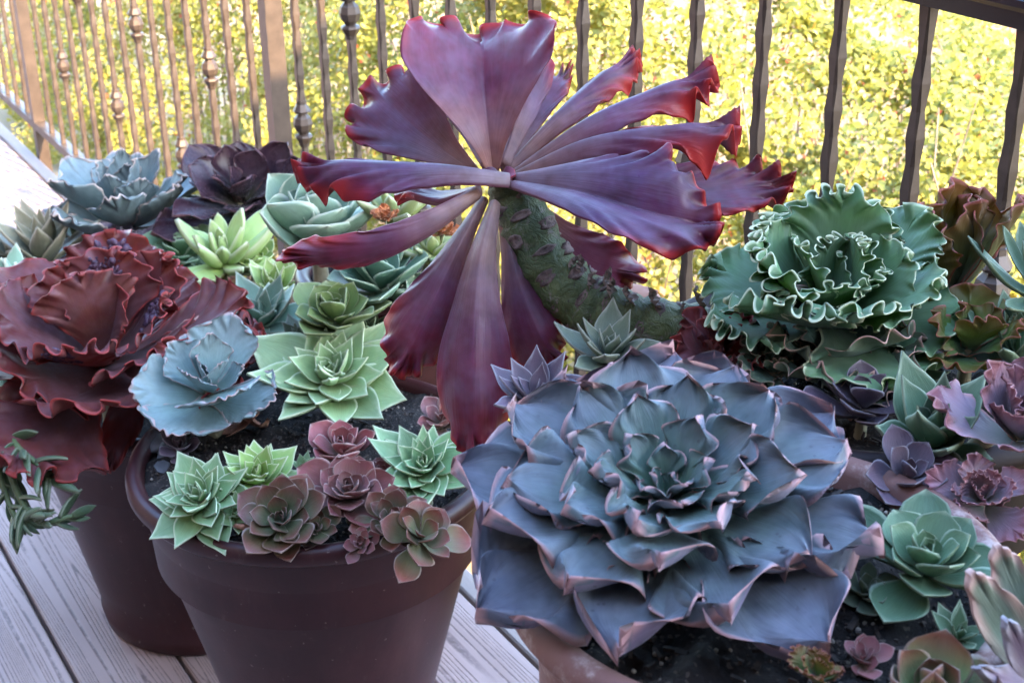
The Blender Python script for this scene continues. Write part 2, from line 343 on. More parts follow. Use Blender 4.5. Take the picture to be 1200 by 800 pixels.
def leaf_mesh(name, mat, nu=10, nv=6, width=(.1, .2, .26, .2, .0), curl=.5, curlp=1., L=1., twist=0., **kw):
    u, U, a, dl, b, data, Q, caps = leaf_grid(nu, nv, width, **kw)
    uu = np.linspace(0, 1.3, 261); th = curl * uu ** curlp if not callable(curl) else curl(uu)
    cy = np.concatenate([[0], np.cumsum(np.cos(th[:-1]) * .005)]); cz = np.concatenate([[0], np.cumsum(np.sin(th[:-1]) * .005)])
    us = U + dl
    y = np.interp(us, uu, cy) ; z = np.interp(us, uu, cz); t = np.interp(us, uu, th)
    tw = twist * U
    a2 = a * np.cos(tw) - b * np.sin(tw); b2 = a * np.sin(tw) + b * np.cos(tw)
    V = np.stack([a2, y - b2 * np.sin(t), z + b2 * np.cos(t)], -1) * L
    return skin_mesh(name, V, Q, caps, data, mat)
def swept_leaf(name, mat, pts, hw, nrm, parent, nu=34, nv=26, **kw):
    """pts: (px, py, depth); hw: half widths in px at equal steps; nrm: facing vectors (right, up, towards camera)"""
    P = catmull([pd(*p) for p in pts], 120)
    seg = np.linalg.norm(np.diff(P, axis=0), axis=1); s = np.concatenate([[0], np.cumsum(seg)]); L = s[-1]; s = s / L
    dm = np.mean([p[2] for p in pts]); wk = [h * dm / F / L for h in hw]
    kw2 = dict(th=.010 / L, mw=.0085 / L, mlo=.06, ms=(.55, .97), scal=-.5, tipcurl=13., wp=2.2, loop=.7); kw2.update(kw)
    for k in ('amp', 'tipcurl'):
        if k in kw2: kw2[k] = kw2[k] * dm / F / L
    if 'tr' in kw2: kw2['tr'] = kw2['tr']
    u, U, a, dl, b, data, Q, caps = leaf_grid(nu, nv, wk, **kw2)
    us = np.clip(U + dl, 0, 1.25)
    ext = P[-1] + (P[-1] - P[-6]) / (s[-1] - s[-6]) * .25
    s2 = np.append(s, 1.25); P2 = np.vstack([P, ext])
    T = np.gradient(P2, s2, axis=0); T /= np.linalg.norm(T, axis=1)[:, None]
    Nn = catmull([camvec([q[0], -q[1], -q[2]]) for q in nrm], 120) if len(nrm) > 1 else np.repeat(camvec([nrm[0][0], -nrm[0][1], -nrm[0][2]])[None], 120, 0)
    Nn = np.vstack([Nn, Nn[-1]]); Nn = Nn - T * (Nn * T).sum(1)[:, None]; Nn /= np.linalg.norm(Nn, axis=1)[:, None]
    X = np.cross(T, Nn)
    ip = lambda A: np.stack([np.interp(us, s2, A[:, k]) for k in range(3)], -1)
    V = ip(P2) + ip(X) * (a * L)[..., None] + ip(Nn) * (b * L)[..., None]
    if parent is None:
        o = P[0]; me = skin_mesh(name, V - o, Q, caps, data, mat); return link(name, me, None, tuple(o))
    me = skin_mesh(name, V - np.array(parent.location), Q, caps, data, mat)
    return link('leaf', me, parent)

PROTO = {}
def proto(key, matkey, k):
    """three or so variants of every leaf kind and colour; shared by all copies"""
    id_ = (key, matkey, k)
    if id_ in PROTO: return PROTO[id_]
    m = M[matkey]; sd = 17 * k + len(key) * 5; v = (k - 2) * .05
    K = dict(
        oval=dict(width=(.10, .17, .235, .25, .19, .085, .0), curl=.42 + v, th=.075, cup=.32, mw=.030),
        ovalflat=dict(width=(.09, .15, .22, .26, .24, .14, .0), curl=.22 + v, th=.055, cup=.22, mw=.026),
        spoon=dict(width=(.10, .14, .22, .31, .345, .27, .0), curl=.38 + v, th=.07, cup=.34, mw=.028),
        roundcup=dict(width=(.14, .25, .36, .43, .43, .32, .0), curl=.75 + v, th=.06, cup=.42, mw=.028),
        lance=dict(width=(.12, .155, .165, .15, .115, .06, .0), curl=.30 + v, th=.075, cup=.40, mw=.02),
        fat=dict(width=(.09, .14, .175, .185, .165, .115, .0), curl=.45 + v, th=.19, cup=.10, mw=.012),
        finger=dict(width=(.07, .10, .115, .115, .10, .065, .0), curl=.5 + v, th=.16, cup=.05, mw=.01),
        wavy=dict(width=((0, .13), (.2, .16), (.4, .22), (.6, .31), (.72, .34), (.82, .285), (.90, .17), (.96, .06), (1, .0)), curl=.14 + v, curlp=1.2, th=.030, cup=.18, amp=.076, freq=1.3, start=.35, side=1.0, nu=24, nv=26, mw=.012, seed=sd, keel=.06),
        wavyflat=dict(width=((0, .12), (.2, .16), (.4, .22), (.6, .31), (.72, .34), (.82, .285), (.90, .17), (.96, .06), (1, .0)), curl=.03 + v, curlp=1.2, th=.028, cup=.10, amp=.088, freq=1.3, start=.35, side=1.0, nu=24, nv=26, mw=.012, seed=sd + 3, keel=.06),
        ruffle=dict(width=((0, .09), (.25, .14), (.5, .26), (.75, .40), (.9, .44), (1, .40)), curl=.30 + v * 2, th=.022, cup=.14, loop=.7, wp=2.2, amp=.042, freq=2.5, start=.68, side=.75, tr=.20, nu=26, nv=96, mw=.024, seed=sd, scal=-.25),
        ruffle2=dict(width=((0, .11), (.25, .20), (.5, .33), (.75, .42), (.9, .40), (1, .30)), curl=.55 + v * 2, th=.022, cup=.22, amp=.036, freq=2.0, start=.5, side=.8, tr=.22, nu=22, nv=72, mw=.024, seed=sd, scal=-.2),
        frill=dict(width=((0, .10), (.25, .17), (.5, .34), (.75, .47), (.9, .50), (1, .45)), curl=.35 + v * 2, th=.022, cup=.10, loop=.85, wp=2.2, amp=.050, freq=2.9, start=.70, side=.85, tr=.24, nu=36, nv=220, mw=.028, seed=sd, scal=.15),
        wavefan=dict(width=((0, .13), (.25, .20), (.5, .33), (.75, .42), (.9, .42), (1, .34)), curl=.42 + v * 2, th=.024, cup=.14, amp=.072, freq=1.5, start=.45, side=.9, tr=.22, nu=22, nv=72, mw=.024, seed=sd, scal=.1),
        softwave=dict(width=((0, .12), (.25, .21), (.5, .34), (.75, .42), (.9, .37), (1, .22)), curl=.5 + v * 2, th=.026, cup=.24, amp=.020, freq=2.2, start=.5, side=.9, tr=.20, nu=20, nv=56, mw=.022, seed=sd, scal=-.2),
        lancewave=dict(width=((0, .10), (.25, .14), (.5, .21), (.7, .25), (.88, .17), (1, .0)), curl=.25 + v * 3, curlp=1.5, th=.028, cup=.34, amp=.030, freq=1.5, start=.4, side=1., nu=20, nv=26, mw=.018, seed=sd),
        strap=dict(width=(.075, .085, .10, .115, .11, .085, .0), curl=.5 + v, curlp=1.5, th=.05, cup=.35, mw=.02),
    )[key]
    if 'amp' in K: K['amp'] *= .86 + .08 * k; K['freq'] *= .84 + .09 * ((k * 2) % 5)
    K['th'] *= 1.12; K['width'] = [((q_[0], q_[1] * (1.06 - .03 * k)) if hasattr(q_, '__len__') else q_ * (1.06 - .03 * k)) for q_ in K['width']]
    me = leaf_mesh('leaf_' + key, m, **K); PROTO[id_] = me
    return me
def axis_frame(tilt, side):
    """rosette frame: axis leans `tilt` deg towards the camera and `side` deg towards picture right"""
    tc = camvec([0, 0, -1]); tc[2] = 0; tc /= np.linalg.norm(tc); rt = camvec([1, 0, 0]); rt[2] = 0; rt /= np.linalg.norm(rt)
    z = np.array([0, 0, 1.]) + tc * math.tan(R_(tilt)) + rt * math.tan(R_(side)); z /= np.linalg.norm(z)
    x = rt - z * (rt @ z); x /= np.linalg.norm(x); y = np.cross(z, x)
    return Matrix(((x[0], y[0], z[0]), (x[1], y[1], z[1]), (x[2], y[2], z[2])))
def rosette(name, label, cat, at, Rpx, n, kind, mat, soil, e_in=78, e_out=8, tilt=8, side=0, ep=.8, s_in=.22, sp=.75, rise=.18, kinds=None, tint=None, group=None, jit=2.0, az0=None, wsc=1., base=None, stemr=.10, parent=None):
    px, py, z = at; p = pz(px, py, z) if not isinstance(at[0], np.ndarray) else at[0]
    Rm = Rpx * depth(p) / F
    bx_, by_ = p[0], p[1]
    if base is None:                                     # root the plant in the soil of its pot, even when the crown leans out
        c_, r0, _ = min(POTS, key=lambda k: abs(k[2] - .012 - soil) * 20 + math.hypot(k[0][0] - p[0], k[0][1] - p[1]))
        dd = math.hypot(p[0] - c_[0], p[1] - c_[1]); lim = r0 - .035
        if dd > lim: bx_, by_ = c_[0] + (p[0] - c_[0]) * lim / dd, c_[1] + (p[1] - c_[1]) * lim / dd
    root = base if base is not None else empty(name, (bx_, by_, soil))
    if base is None: tag(root, label, cat, group)
    o = np.array(root.location)
    Fm = axis_frame(tilt, side); rg = random.Random(hash((px, py, n)) & 0xffff)
    a0 = az0 if az0 is not None else rg.uniform(0, 6.28)
    zc = np.array(Fm @ Vector((0, 0, 1)))
    for i in range(n):
        f = (i + .5) / n
        el = R_(e_in + (e_out - e_in) * f ** ep + rg.gauss(0, 3.2) * jit)
        az = a0 + i * 2.39996 + rg.gauss(0, .07) * jit
        L = Rm * (s_in + (1 - s_in) * f ** sp) * (1 + rg.gauss(0, .05) * jit)
        kd = kind if kinds is None else kinds(f)
        me = proto(kd, mat, rg.randrange(5))
        rad = Rm * .05 * f
        bz = Rm * rise * (1 - f)
        dirh = Vector((math.cos(az), math.sin(az), 0))
        yv = dirh * math.cos(el) + Vector((0, 0, 1)) * math.sin(el)
        xv = Vector((math.sin(az), -math.cos(az), 0)); zv = xv.cross(yv)
        rl = rg.gauss(0, .10) * jit
        xv, zv = xv * math.cos(rl) + zv * math.sin(rl), zv * math.cos(rl) - xv * math.sin(rl)
        M3 = Fm @ Matrix(((xv[0], yv[0], zv[0]), (xv[1], yv[1], zv[1]), (xv[2], yv[2], zv[2])))
        loc = np.array(Fm @ (dirh * rad + Vector((0, 0, bz)))) + p - o
        lf = link('leaf', me, root)
        lf.matrix_local = Matrix.Translation(loc) @ M3.to_4x4() @ Matrix.Diagonal((L * wsc * (1 + rg.gauss(0, .05) * jit), L, L, 1))
        if tint: lf.color = (*tint(f), 1)
    # stem carries the crown from the soil
    b = MB(); e0 = np.array([0, 0, -.012 if base is None else 0.])
    top = p - o + zc * Rm * rise * .7; mid = e0 * .5 + top * .5; hd = math.hypot(top[0], top[1])
    if hd > .02: mid = np.array([top[0] * .45, top[1] * .45, max(top[2] * .5, .022)])
    b.tube(catmull([e0, mid, top], 8), np.linspace(Rm * stemr * 1.15, Rm * stemr * .6, 8), 8)
    b.build('stem', M['stem'], root, True)
    return root
def tg(a, b): return lambda f: tuple(x + (y - x) * f for x, y in zip(a, b))

# ------------------------------------------------------------------ ground, hedge, house
xs = np.concatenate([np.linspace(-150, -14, 20), np.linspace(-12, 8, 90), np.linspace(10, 150, 20)]); ys = np.concatenate([np.linspace(-150, -4, 14), np.linspace(-3, 12, 80), np.linspace(14, 220, 24)])
X, Y = np.meshgrid(xs, ys, indexing='ij')
def gz(X, Y):
    z = -.62 - .10 * np.clip(Y - 1, 0, 3) + .05 * np.sin(X * 2.3 + Y) + .04 * np.sin(Y * 3.1 - X * 1.7)
    return z + .17 * np.clip(Y - 5, 0, 40)
I = np.arange(X.size).reshape(X.shape)
g = link('ground', mesh('ground', np.stack([X, Y, gz(X, Y)], -1).reshape(-1, 3), np.stack([I[:-1, :-1], I[1:, :-1], I[1:, 1:], I[:-1, 1:]], -1).reshape(-1, 4), M['ground'])); tag(g, kind='structure')

def hedge_mat():
    m, t, b, out = nodes('hedge_leaf')
    at = N(t, 'ShaderNodeAttribute', attribute_name='leafdata'); sp = N(t, 'ShaderNodeSeparateColor'); t.links.new(at.outputs['Color'], sp.inputs[0])
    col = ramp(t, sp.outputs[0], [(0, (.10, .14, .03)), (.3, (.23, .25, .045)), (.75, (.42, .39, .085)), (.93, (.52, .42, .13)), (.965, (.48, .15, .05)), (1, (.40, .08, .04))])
    t.links.new(col, b.inputs['Base Color']); b.inputs['Roughness'].default_value = .42; b.inputs['Specular IOR Level'].default_value = .5
    tn = N(t, 'ShaderNodeBsdfTranslucent'); t.links.new(mixc(t, .5, col, (.45, .42, .04)), tn.inputs[0])
    mx = N(t, 'ShaderNodeMixShader'); mx.inputs[0].default_value = .38
    t.links.new(b.outputs[0], mx.inputs[1]); t.links.new(tn.outputs[0], mx.inputs[2]); t.links.new(mx.outputs[0], out.inputs[0])
    return m
M['hedge'] = hedge_mat()
def crest(x):                        # height of the hedge crown along the railing
    return .66 + .05 * np.sin(x * 3.1) + .04 * np.sin(x * 7.3 + 1) - .24 * sstep(-3.1, -2.45, x) - .10 * sstep(-2.4, -1.8, x)
def hedge(n, seed):
    rg = np.random.default_rng(seed)
    x = -8.0 + 9.2 * rg.random(n) ** .75
    s = rg.random(n) ** 1.05
    by = 1.58 + .08 * np.sin(x * 2.2) + .06 * np.sin(x * 5.1 + 2)
    cz = crest(x)
    y = by + 1.15 * s ** 1.5 + .11 * np.sin(x * 7 + s * 9 + np.sin(x * 3)) * np.sin(s * 13 - x * 4) + .07 * np.sin(x * 19 - s * 17) * np.sin(x * 11 + s * 21)
    z = -.72 + (cz + .72) * np.sin(s * math.pi / 2) ** .9
    back = rg.random(n) < .22                          # crown top and back
    tb = rg.random(n); y = np.where(back, by + 1.15 + tb * .9, y); z = np.where(back, cz - tb ** 2 * .4, z)
    dep = rg.random(n) ** 1.6 * .16                     # some leaves sit deeper in
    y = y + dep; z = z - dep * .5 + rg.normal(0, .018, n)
    P = np.stack([x, y, z], -1)
    nr = np.stack([rg.normal(.35, .55, n), rg.normal(-.45, .5, n), rg.normal(.75, .4, n)], -1); nr /= np.linalg.norm(nr, axis=1)[:, None]
    d = rg.normal(0, 1, (n, 3)); d[:, 2] += .3; d -= nr * (d * nr).sum(1)[:, None]; d /= np.linalg.norm(d, axis=1)[:, None]
    q = np.cross(nr, d); L = (rg.uniform(.012, .028, n) * (1 + .0 * x))[:, None]; wd = L * rg.uniform(.26, .40, n)[:, None]
    V = np.stack([P, P + d * L * .5 + q * wd - nr * L * .06, P + d * L - nr * L * .18, P + d * L * .5 - q * wd - nr * L * .06], 1)
    base = np.arange(n)[:, None, None] * 4
    Fq = (base + np.array([[0, 2, 1], [0, 3, 2]])[None]).reshape(-1, 3)
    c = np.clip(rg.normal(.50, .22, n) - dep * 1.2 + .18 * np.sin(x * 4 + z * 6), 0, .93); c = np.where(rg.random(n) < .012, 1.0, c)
    return V.reshape(-1, 3), Fq, np.repeat(np.stack([c, c, c, np.ones(n)], -1), 4, 0)
V, Fq, D = hedge(420000, 3)
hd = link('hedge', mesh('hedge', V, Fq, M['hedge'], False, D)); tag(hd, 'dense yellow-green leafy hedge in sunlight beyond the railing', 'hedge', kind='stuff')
# twigs inside and dry brush behind
b = MB(); rg = random.Random(4)
for i in range(420):
    x = rg.uniform(-7, 1.5); y = rg.uniform(1.80, 3.3); z0 = -.72; a = rg.uniform(-.35, .35); h = rg.uniform(.6, 1.25) * (1 if y > 1.95 else .55)
    b.tube([(x, y, z0), (x + a * .4, y + rg.uniform(-.06, .06), z0 + h * .55), (x + a, y + rg.uniform(-.12, .12), z0 + h)], [.006, .004, .0015], 4)
o = b.build('hedge_stems', M['twig']); tag(o, 'thin woody stems inside the leafy hedge', 'stems', kind='stuff')
b = MB()
for i in range(1500):
    x = rg.uniform(-7, 2.5); y = rg.uniform(3.4, 8.5); z0 = float(gz(np.array(x), np.array(y))) - .02; h = rg.uniform(.3, 1.35); a, c = rg.uniform(-.3, .3), rg.uniform(-.3, .3)
    b.tube([(x, y, z0), (x + a * .3, y + c * .3, z0 + h * .5), (x + a, y + c, z0 + h)], [.006, .004, .001], 3)
o = b.build('dry_brush', M['twig']); tag(o, 'dry grey-brown brush on the slope behind the hedge', 'brush', kind='stuff')

hs = empty('house', (2.5, -2, -.7)); tag(hs, 'unseen house that shades the deck from its near end, porch and side wall added', 'house')
def child_box(name, mat, par, *a):
    l = par.location; b = MB(); b.box(a[0] - l[0], a[1] - l[0], a[2] - l[1], a[3] - l[1], a[4] - l[2], a[5] - l[2]); return b.build(name, mat, par)
child_box('wall', M['siding'], hs, 2.5, 8, -9, 2.15, -.7, 3.50)
b = MB(); b.add([(-.15, -7.2, 4.20), (5.7, -7.2, 4.20), (5.7, 4.30, 4.20), (-.15, 4.30, 4.20), (-.15, -7.2, 4.36), (5.7, -7.2, 4.36), (5.7, 4.30, 4.36), (-.15, 4.30, 4.36), (2.8, -7.2, 5.1), (2.8, 4.30, 5.1)],
                [(0, 3, 2, 1), (0, 1, 5, 4), (2, 3, 7, 6), (0, 4, 7, 3), (1, 2, 6, 5), (4, 8, 9, 7), (5, 6, 9, 8), (4, 5, 8), (7, 9, 6)])
b.build('roof', M['roof'], hs)
child_box('added_side_wall', M['siding'], hs, -9, 2.495, -3.5, -1.62, -.7, 4.2)  # unseen wall added to block sky from the inner side, for contrast
child_box('added_porch_roof', M['roof'], hs, .435, 2.495, -1.615, 1.9, 2.50, 2.60)  # unseen porch added to cut skylight from behind; its edge follows the shade line
child_box('added_porch_beam', M['siding'], hs, .50, .62, -1.615, 1.0, 2.36, 2.4995)
for yy in (.86, -1.5): child_box('added_porch_post', M['siding'], hs, .50, .60, yy - .05, yy + .05, .002, 2.3595)
for q in range(2): child_box('window', M['slate'], hs, 2.47, 2.498, -1.2 - q * 3, .2 - q * 3, 1.0, 2.3)

# ------------------------------------------------------------------ deck
dk = empty('deck', (0, 0, 0)); tag(dk, kind='structure')
def board(x0, x1, y0, y1, name='board'):
    b = MB(); lx, ly = x1 - x0, y1 - y0
    if lx >= ly: b.bbox(-lx / 2, lx / 2, -ly / 2, ly / 2, -.026, 0, .0022); o = b.build(name, M['wood'], dk)
    else: b.bbox(-ly / 2, ly / 2, -lx / 2, lx / 2, -.026, 0, .0022); o = b.build(name, M['wood'], dk); o.rotation_euler[2] = math.pi / 2
    o.location = ((x0 + x1) / 2, (y0 + y1) / 2, 0); return o
GAP = .007; XS = -3.30
e = .9565
while e > -1.55:
    board(XS + .004, 2.49, e - .1485 + GAP, e); e -= .1485
x = XS - .004
while x > -7.5:
    board(x - .160 + GAP, x, -1.6, .9565); x -= .1632
b = MB(); b.bbox(-7.6, 2.49, .9635, 1.0, -.24, .001, .003); b.build('fascia', M['fascia'], dk)
b = MB()
for k in range(11): b.box(-7.5, 2.49, -1.5 + k * .24, -1.455 + k * .24, -.22, -.028)
for k in range(6):
    for yy in (-1.45, .85): b.box(-7 + k * 1.8, -6.9 + k * 1.8, yy - .05, yy + .05, -1.0, -.22)
b.build('joist_frame', M['standwood'], dk)

# ------------------------------------------------------------------ railing
rl = empty('railing', (-2.51, 1.02, 0)); tag(rl, 'dark metal railing with hammered balusters and ball knobs along the deck edge', 'railing')
RY = 1.02
def rbuild(b, name, mat, par=rl, x=0., y=RY, z=0., smooth=False):
    return b.build(name, mat, par, smooth, (x - rl.location[0], y - RY, z))
def bar(x0, x1, prof):               # extrude a (y, z) outline along the railing
    b = MB(); b.rings([[(x0, y, z) for y, z in prof], [(x1, y, z) for y, z in prof]]); return b
rbuild(bar(-6.4, 1.0, [(-.018, 1.084), (.018, 1.084), (.018, 1.100), (-.018, 1.100)]), 'rail_channel', M['rail'])
rbuild(bar(-6.4, 1.0, [(-.030, 1.1015), (.030, 1.1015), (.034, 1.106), (.034, 1.112), (.026, 1.120), (.012, 1.124), (-.012, 1.124), (-.026, 1.120), (-.034, 1.112), (-.034, 1.106)]), 'top_rail', M['rail'])
rbuild(bar(-6.4, 1.0, [(-.016, .085), (.016, .085), (.016, .108), (-.016, .108)]), 'bottom_rail', M['metal'])
def baluster_mesh(seed):
    rg = random.Random(seed); b = MB(); rg_ = []; z = .1085; k = 0
    while z < 1.0835:
        w_, c = (.0068, .0010) if k % 2 == 0 else (.0058, .0030)
        w_ += rg.uniform(-.0003, .0003); tw = rg.uniform(-.03, .03)
        pts = [(w_, w_ - c), (w_ - c, w_), (-w_ + c, w_), (-w_, w_ - c), (-w_, -w_ + c), (-w_ + c, -w_), (w_ - c, -w_), (w_, -w_ + c)]
        rg_.append([(x * math.cos(tw) - y * math.sin(tw), x * math.sin(tw) + y * math.cos(tw), min(z, 1.0838)) for x, y in pts]); z += .0265; k += 1
    rg_[-1] = [(x, y, 1.0838) for x, y, _ in rg_[-1]]
    b.rings(rg_); return mesh('baluster', b.V, b.F, M['metal'], False)
BAL = [baluster_mesh(s) for s in range(5)]
kb = MB(); kb.rings(lathe_rings([(.0092, -.042), (.0098, -.036), (.0165, -.024), (.0150, -.021), (.0088, -.019), (.0100, -.0165), (.0150, -.011), (.0180, 0), (.0150, .011), (.0100, .0165), (.0088, .019), (.0150, .021), (.0165, .024), (.0098, .036), (.0092, .042)], 8))
KNOB = mesh('knob', kb.V, kb.F, M['metal'], False)
def baluster(x, idx):
    o = link('baluster', random.choice(BAL), rl, (x - rl.location[0], 0, 0))
    if idx % 2 == 1:
        for z in ((.602,) if (idx // 2) % 2 == 0 else (.355, .842)):
            k = link('knob', KNOB, o, (0, 0, z)); k.rotation_euler[2] = R_(10)
    return o
for k in range(1, 17): baluster(-2.51 + k * .1113, k)
for k in range(1, 16): baluster(-2.51 - k * .1145, k + 2)
for k in range(1, 14): baluster(-4.372 - k * .1145, k)
for k in range(1, 12): baluster(-.60 + k * .1113, k)
for x in (-2.51, -4.372, -6.24, -.655):
    b = MB(); b.box(-.0165, .0165, -.0165, .0165, -.20, .0848); b.box(-.0165, .0165, -.0165, .0165, .1083, 1.0838); rbuild(b, 'post', M['metal'], x=x)
    b = MB(); b.box(-.03, .03, -.0195, -.0168, -.16, -.06); rbuild(b, 'post_bracket', M['metal'], x=x)

# ------------------------------------------------------------------ pots
def pot(name, label, c, rt, rb, zt, zb, mat, rim=.026, group=None, soil_drop=.016, seed=1, grit=220, gs=1.):
    root = empty(name, (c[0], c[1], zb)); tag(root, label, 'pot', group)
    h = zt - zb
    prof = [(.001, 0), (rb * .96, 0), (rb, .006), (rb + .004, .03), (rb, .036)]
    n = 8; zr = h - rim
    for i in range(1, n + 1):
        f = i / n; prof.append((rb + (rt - .012 - rb) * f, .036 + (zr - .004 - .036) * f))
    prof += [(rt - .0117, zr - .0015), (rt - .0115, zr)]
    prof += [(rt - .004, zr + .002), (rt, zr + .008), (rt, h - .010), (rt - .003, h - .003), (rt - .009, h), (rt - .016, h - .002), (rt - .021, h - .008), (rt - .022, h - .09), (rt - .024, h - .12)]
    b = MB(); b.rings(lathe_rings(prof, 72), cap=False)
    b.build('pot_body', mat, root, True)
    # soil
    rg = np.random.default_rng(seed); rs = rt - .020
    rr = np.linspace(0, 1, 22); aa = np.linspace(0, 2 * np.pi, 73)[:-1]; Rr, A = np.meshgrid(rr, aa, indexing='ij')
    x, y = rs * Rr * np.cos(A), rs * Rr * np.sin(A)
    z = h - soil_drop + .010 * (1 - Rr ** 2) + .006 * np.sin(x * 60 + seed) * np.sin(y * 55) + .003 * np.sin(x * 140 + y * 60) + rg.normal(0, .0016, x.shape) * (Rr > 0)
    I = np.arange(x.size).reshape(x.shape); J = np.roll(I, -1, 1)
    so_ = link('soil', mesh('soil', np.stack([x, y, z], -1).reshape(-1, 3), np.stack([I[:-1], I[1:], J[1:], J[:-1]], -1).reshape(-1, 4), M['soil']), root)
    b = MB(); q = random.Random(seed)
    for i in range(grit):
        a, r_ = q.uniform(0, 6.28), rs * math.sqrt(q.random()) * .97; s = q.choice((.0010, .0013, .0017, .0024, .0034)) * q.uniform(.8, 1.3) * gs
        cx, cy, cz = r_ * math.cos(a), r_ * math.sin(a), h - soil_drop + .010 * (1 - (r_ / rs) ** 2) + s * .3
        V = [(cx + s * q.uniform(.6, 1.3), cy, cz), (cx, cy + s * q.uniform(.6, 1.3), cz), (cx - s, cy, cz), (cx, cy - s, cz), (cx + q.uniform(-.3, .3) * s, cy, cz + s * q.uniform(.5, .9)), (cx, cy, cz - s)]
        b.add(V, [(0, 1, 4), (1, 2, 4), (2, 3, 4), (3, 0, 4), (1, 0, 5), (2, 1, 5), (3, 2, 5), (0, 3, 5)])
    for i in range(grit // 6):
        a, r_ = q.uniform(0, 6.28), rs * math.sqrt(q.random()) * .95; l_, w_ = q.uniform(.004, .012) * (gs * .5 + .5), q.uniform(.0015, .004); an = q.uniform(0, 6.28); tl = q.uniform(-.5, .5)
        cx, cy, cz = r_ * math.cos(a), r_ * math.sin(a), h - soil_drop + .010 * (1 - (r_ / rs) ** 2) + .002
        d_, e_ = (math.cos(an), math.sin(an)), (-math.sin(an), math.cos(an))
        V = [(cx + l_ * sx * d_[0] + w_ * sy * e_[0], cy + l_ * sx * d_[1] + w_ * sy * e_[1], cz + tl * l_ * sx + sz * .0012) for sz in (-1, 1) for sx, sy in ((-.5, -.6), (.5, -.4), (.6, .5), (-.5, .4))]
        b.add(V, [(0, 3, 2, 1), (4, 5, 6, 7), (0, 1, 5, 4), (1, 2, 6, 5), (2, 3, 7, 6), (3, 0, 4, 7)])
    gr = b.build('soil_grit', M['grit'], so_); gr['kind'] = 'stuff'
    b = MB()
    for i in range(grit // 12):
        a, r_ = q.uniform(0, 6.28), rs * math.sqrt(q.random()) * .95; s = q.uniform(.0009, .0022) * (.4 + gs * .6)
        cx, cy, cz = r_ * math.cos(a), r_ * math.sin(a), h - soil_drop + .010 * (1 - (r_ / rs) ** 2) + s * .6 + .001
        b.rings([[(cx + s * math.sin(t_) * math.cos(6.283 * j / 6) * q.uniform(.8, 1.2), cy + s * math.sin(t_) * math.sin(6.283 * j / 6) * q.uniform(.8, 1.2), cz + s * math.cos(t_)) for j in range(6)] for t_ in (.4, 1.2, 2., 2.8)])
    gr = b.build('perlite', M['perlite'], so_); gr['kind'] = 'stuff'
    return root
PA = (-1.955, .607); _b = pz(368, 526, .50); PB = (_b[0], _b[1]); PE = (-2.46, .66); PF = (-1.73, .835)
pc = pz(890, 655, .885); PC = (pc[0], pc[1]); PD = (-.765, .79)
ZA, ZB, ZC, ZD, ZE, ZF = .42, .50, .885, .87, .40, .60
POTS = [(PA, .245, ZA), (PB, .224, ZB), (PC, .154, ZC), (PD, .174, ZD), (PE, .235, ZE), (PF, .118, ZF)]
pot('flower_pot', 'dark brown pot on the deck boards under the red ruffled echeveria', PA, .245, .158, ZA, 0, M['pot'], seed=2)
pot('flower_pot', 'tapered brown pot with mint green rosettes and houseleeks along its rim', PB, .224, .105, ZB, 0, M['pot'], seed=3, grit=1100)
pot('flower_pot', 'weathered terracotta pot holding the big slate blue echeveria', PC, .154, .092, ZC, .62, M['terracotta'], seed=4, rim=.022, gs=.6, grit=1500, soil_drop=.018)
pot('flower_pot', 'brown pot holding the curly green echeveria and the plum plant stem', PD, .174, .10, ZD, .60, M['potdark'], seed=5, rim=.022, gs=.6, grit=900, soil_drop=.014)
pot('flower_pot', 'brown pot beneath the black rosette and the blue ruffled echeveria', PE, .235, .15, ZE, 0, M['pot'], seed=6, grit=100)
pot('flower_pot', 'narrow brown pot beneath the pale cupped blue-green rosette', PF, .118, .075, ZF, 0, M['pot'], seed=7, grit=80)
def stand(c, top, r, label):
    s = empty('plant_stand', (c[0], c[1], 0)); tag(s, label, 'stand')
    b = MB(); b.rings(lathe_rings([(.001, top - .02), (r, top - .02), (r, top), (.001, top)], 32), cap=False); b.build('stand_top', M['standwood'], s)
    for k in range(4):
        a = .785 + k * 1.5708; b = MB(); x, y = math.cos(a) * r * .75, math.sin(a) * r * .75
        b.box(x - .012, x + .012, y - .012, y + .012, 0, top - .0205); b.build('leg', M['standwood'], s)
stand(PC, .62, .10, 'wooden stand under the terracotta pot'); stand(PD, .60, .10, 'wooden stand under the pot of curly green echeveria')

# ------------------------------------------------------------------ the plum plant on its long stem
hc = pd(588, 222, 1.215); sb = np.array([-.868, .712, ZD - .012])
hero = empty('tall_echeveria', tuple(sb)); tag(hero, 'large plum red ruffled echeveria on a thick arching green stem', 'succulent')
def HL(pts, hw, nrm, mat='hero', **kw): return swept_leaf('plum_leaf', M[mat], pts, hw, nrm, hero, **kw)
D0 = 1.215
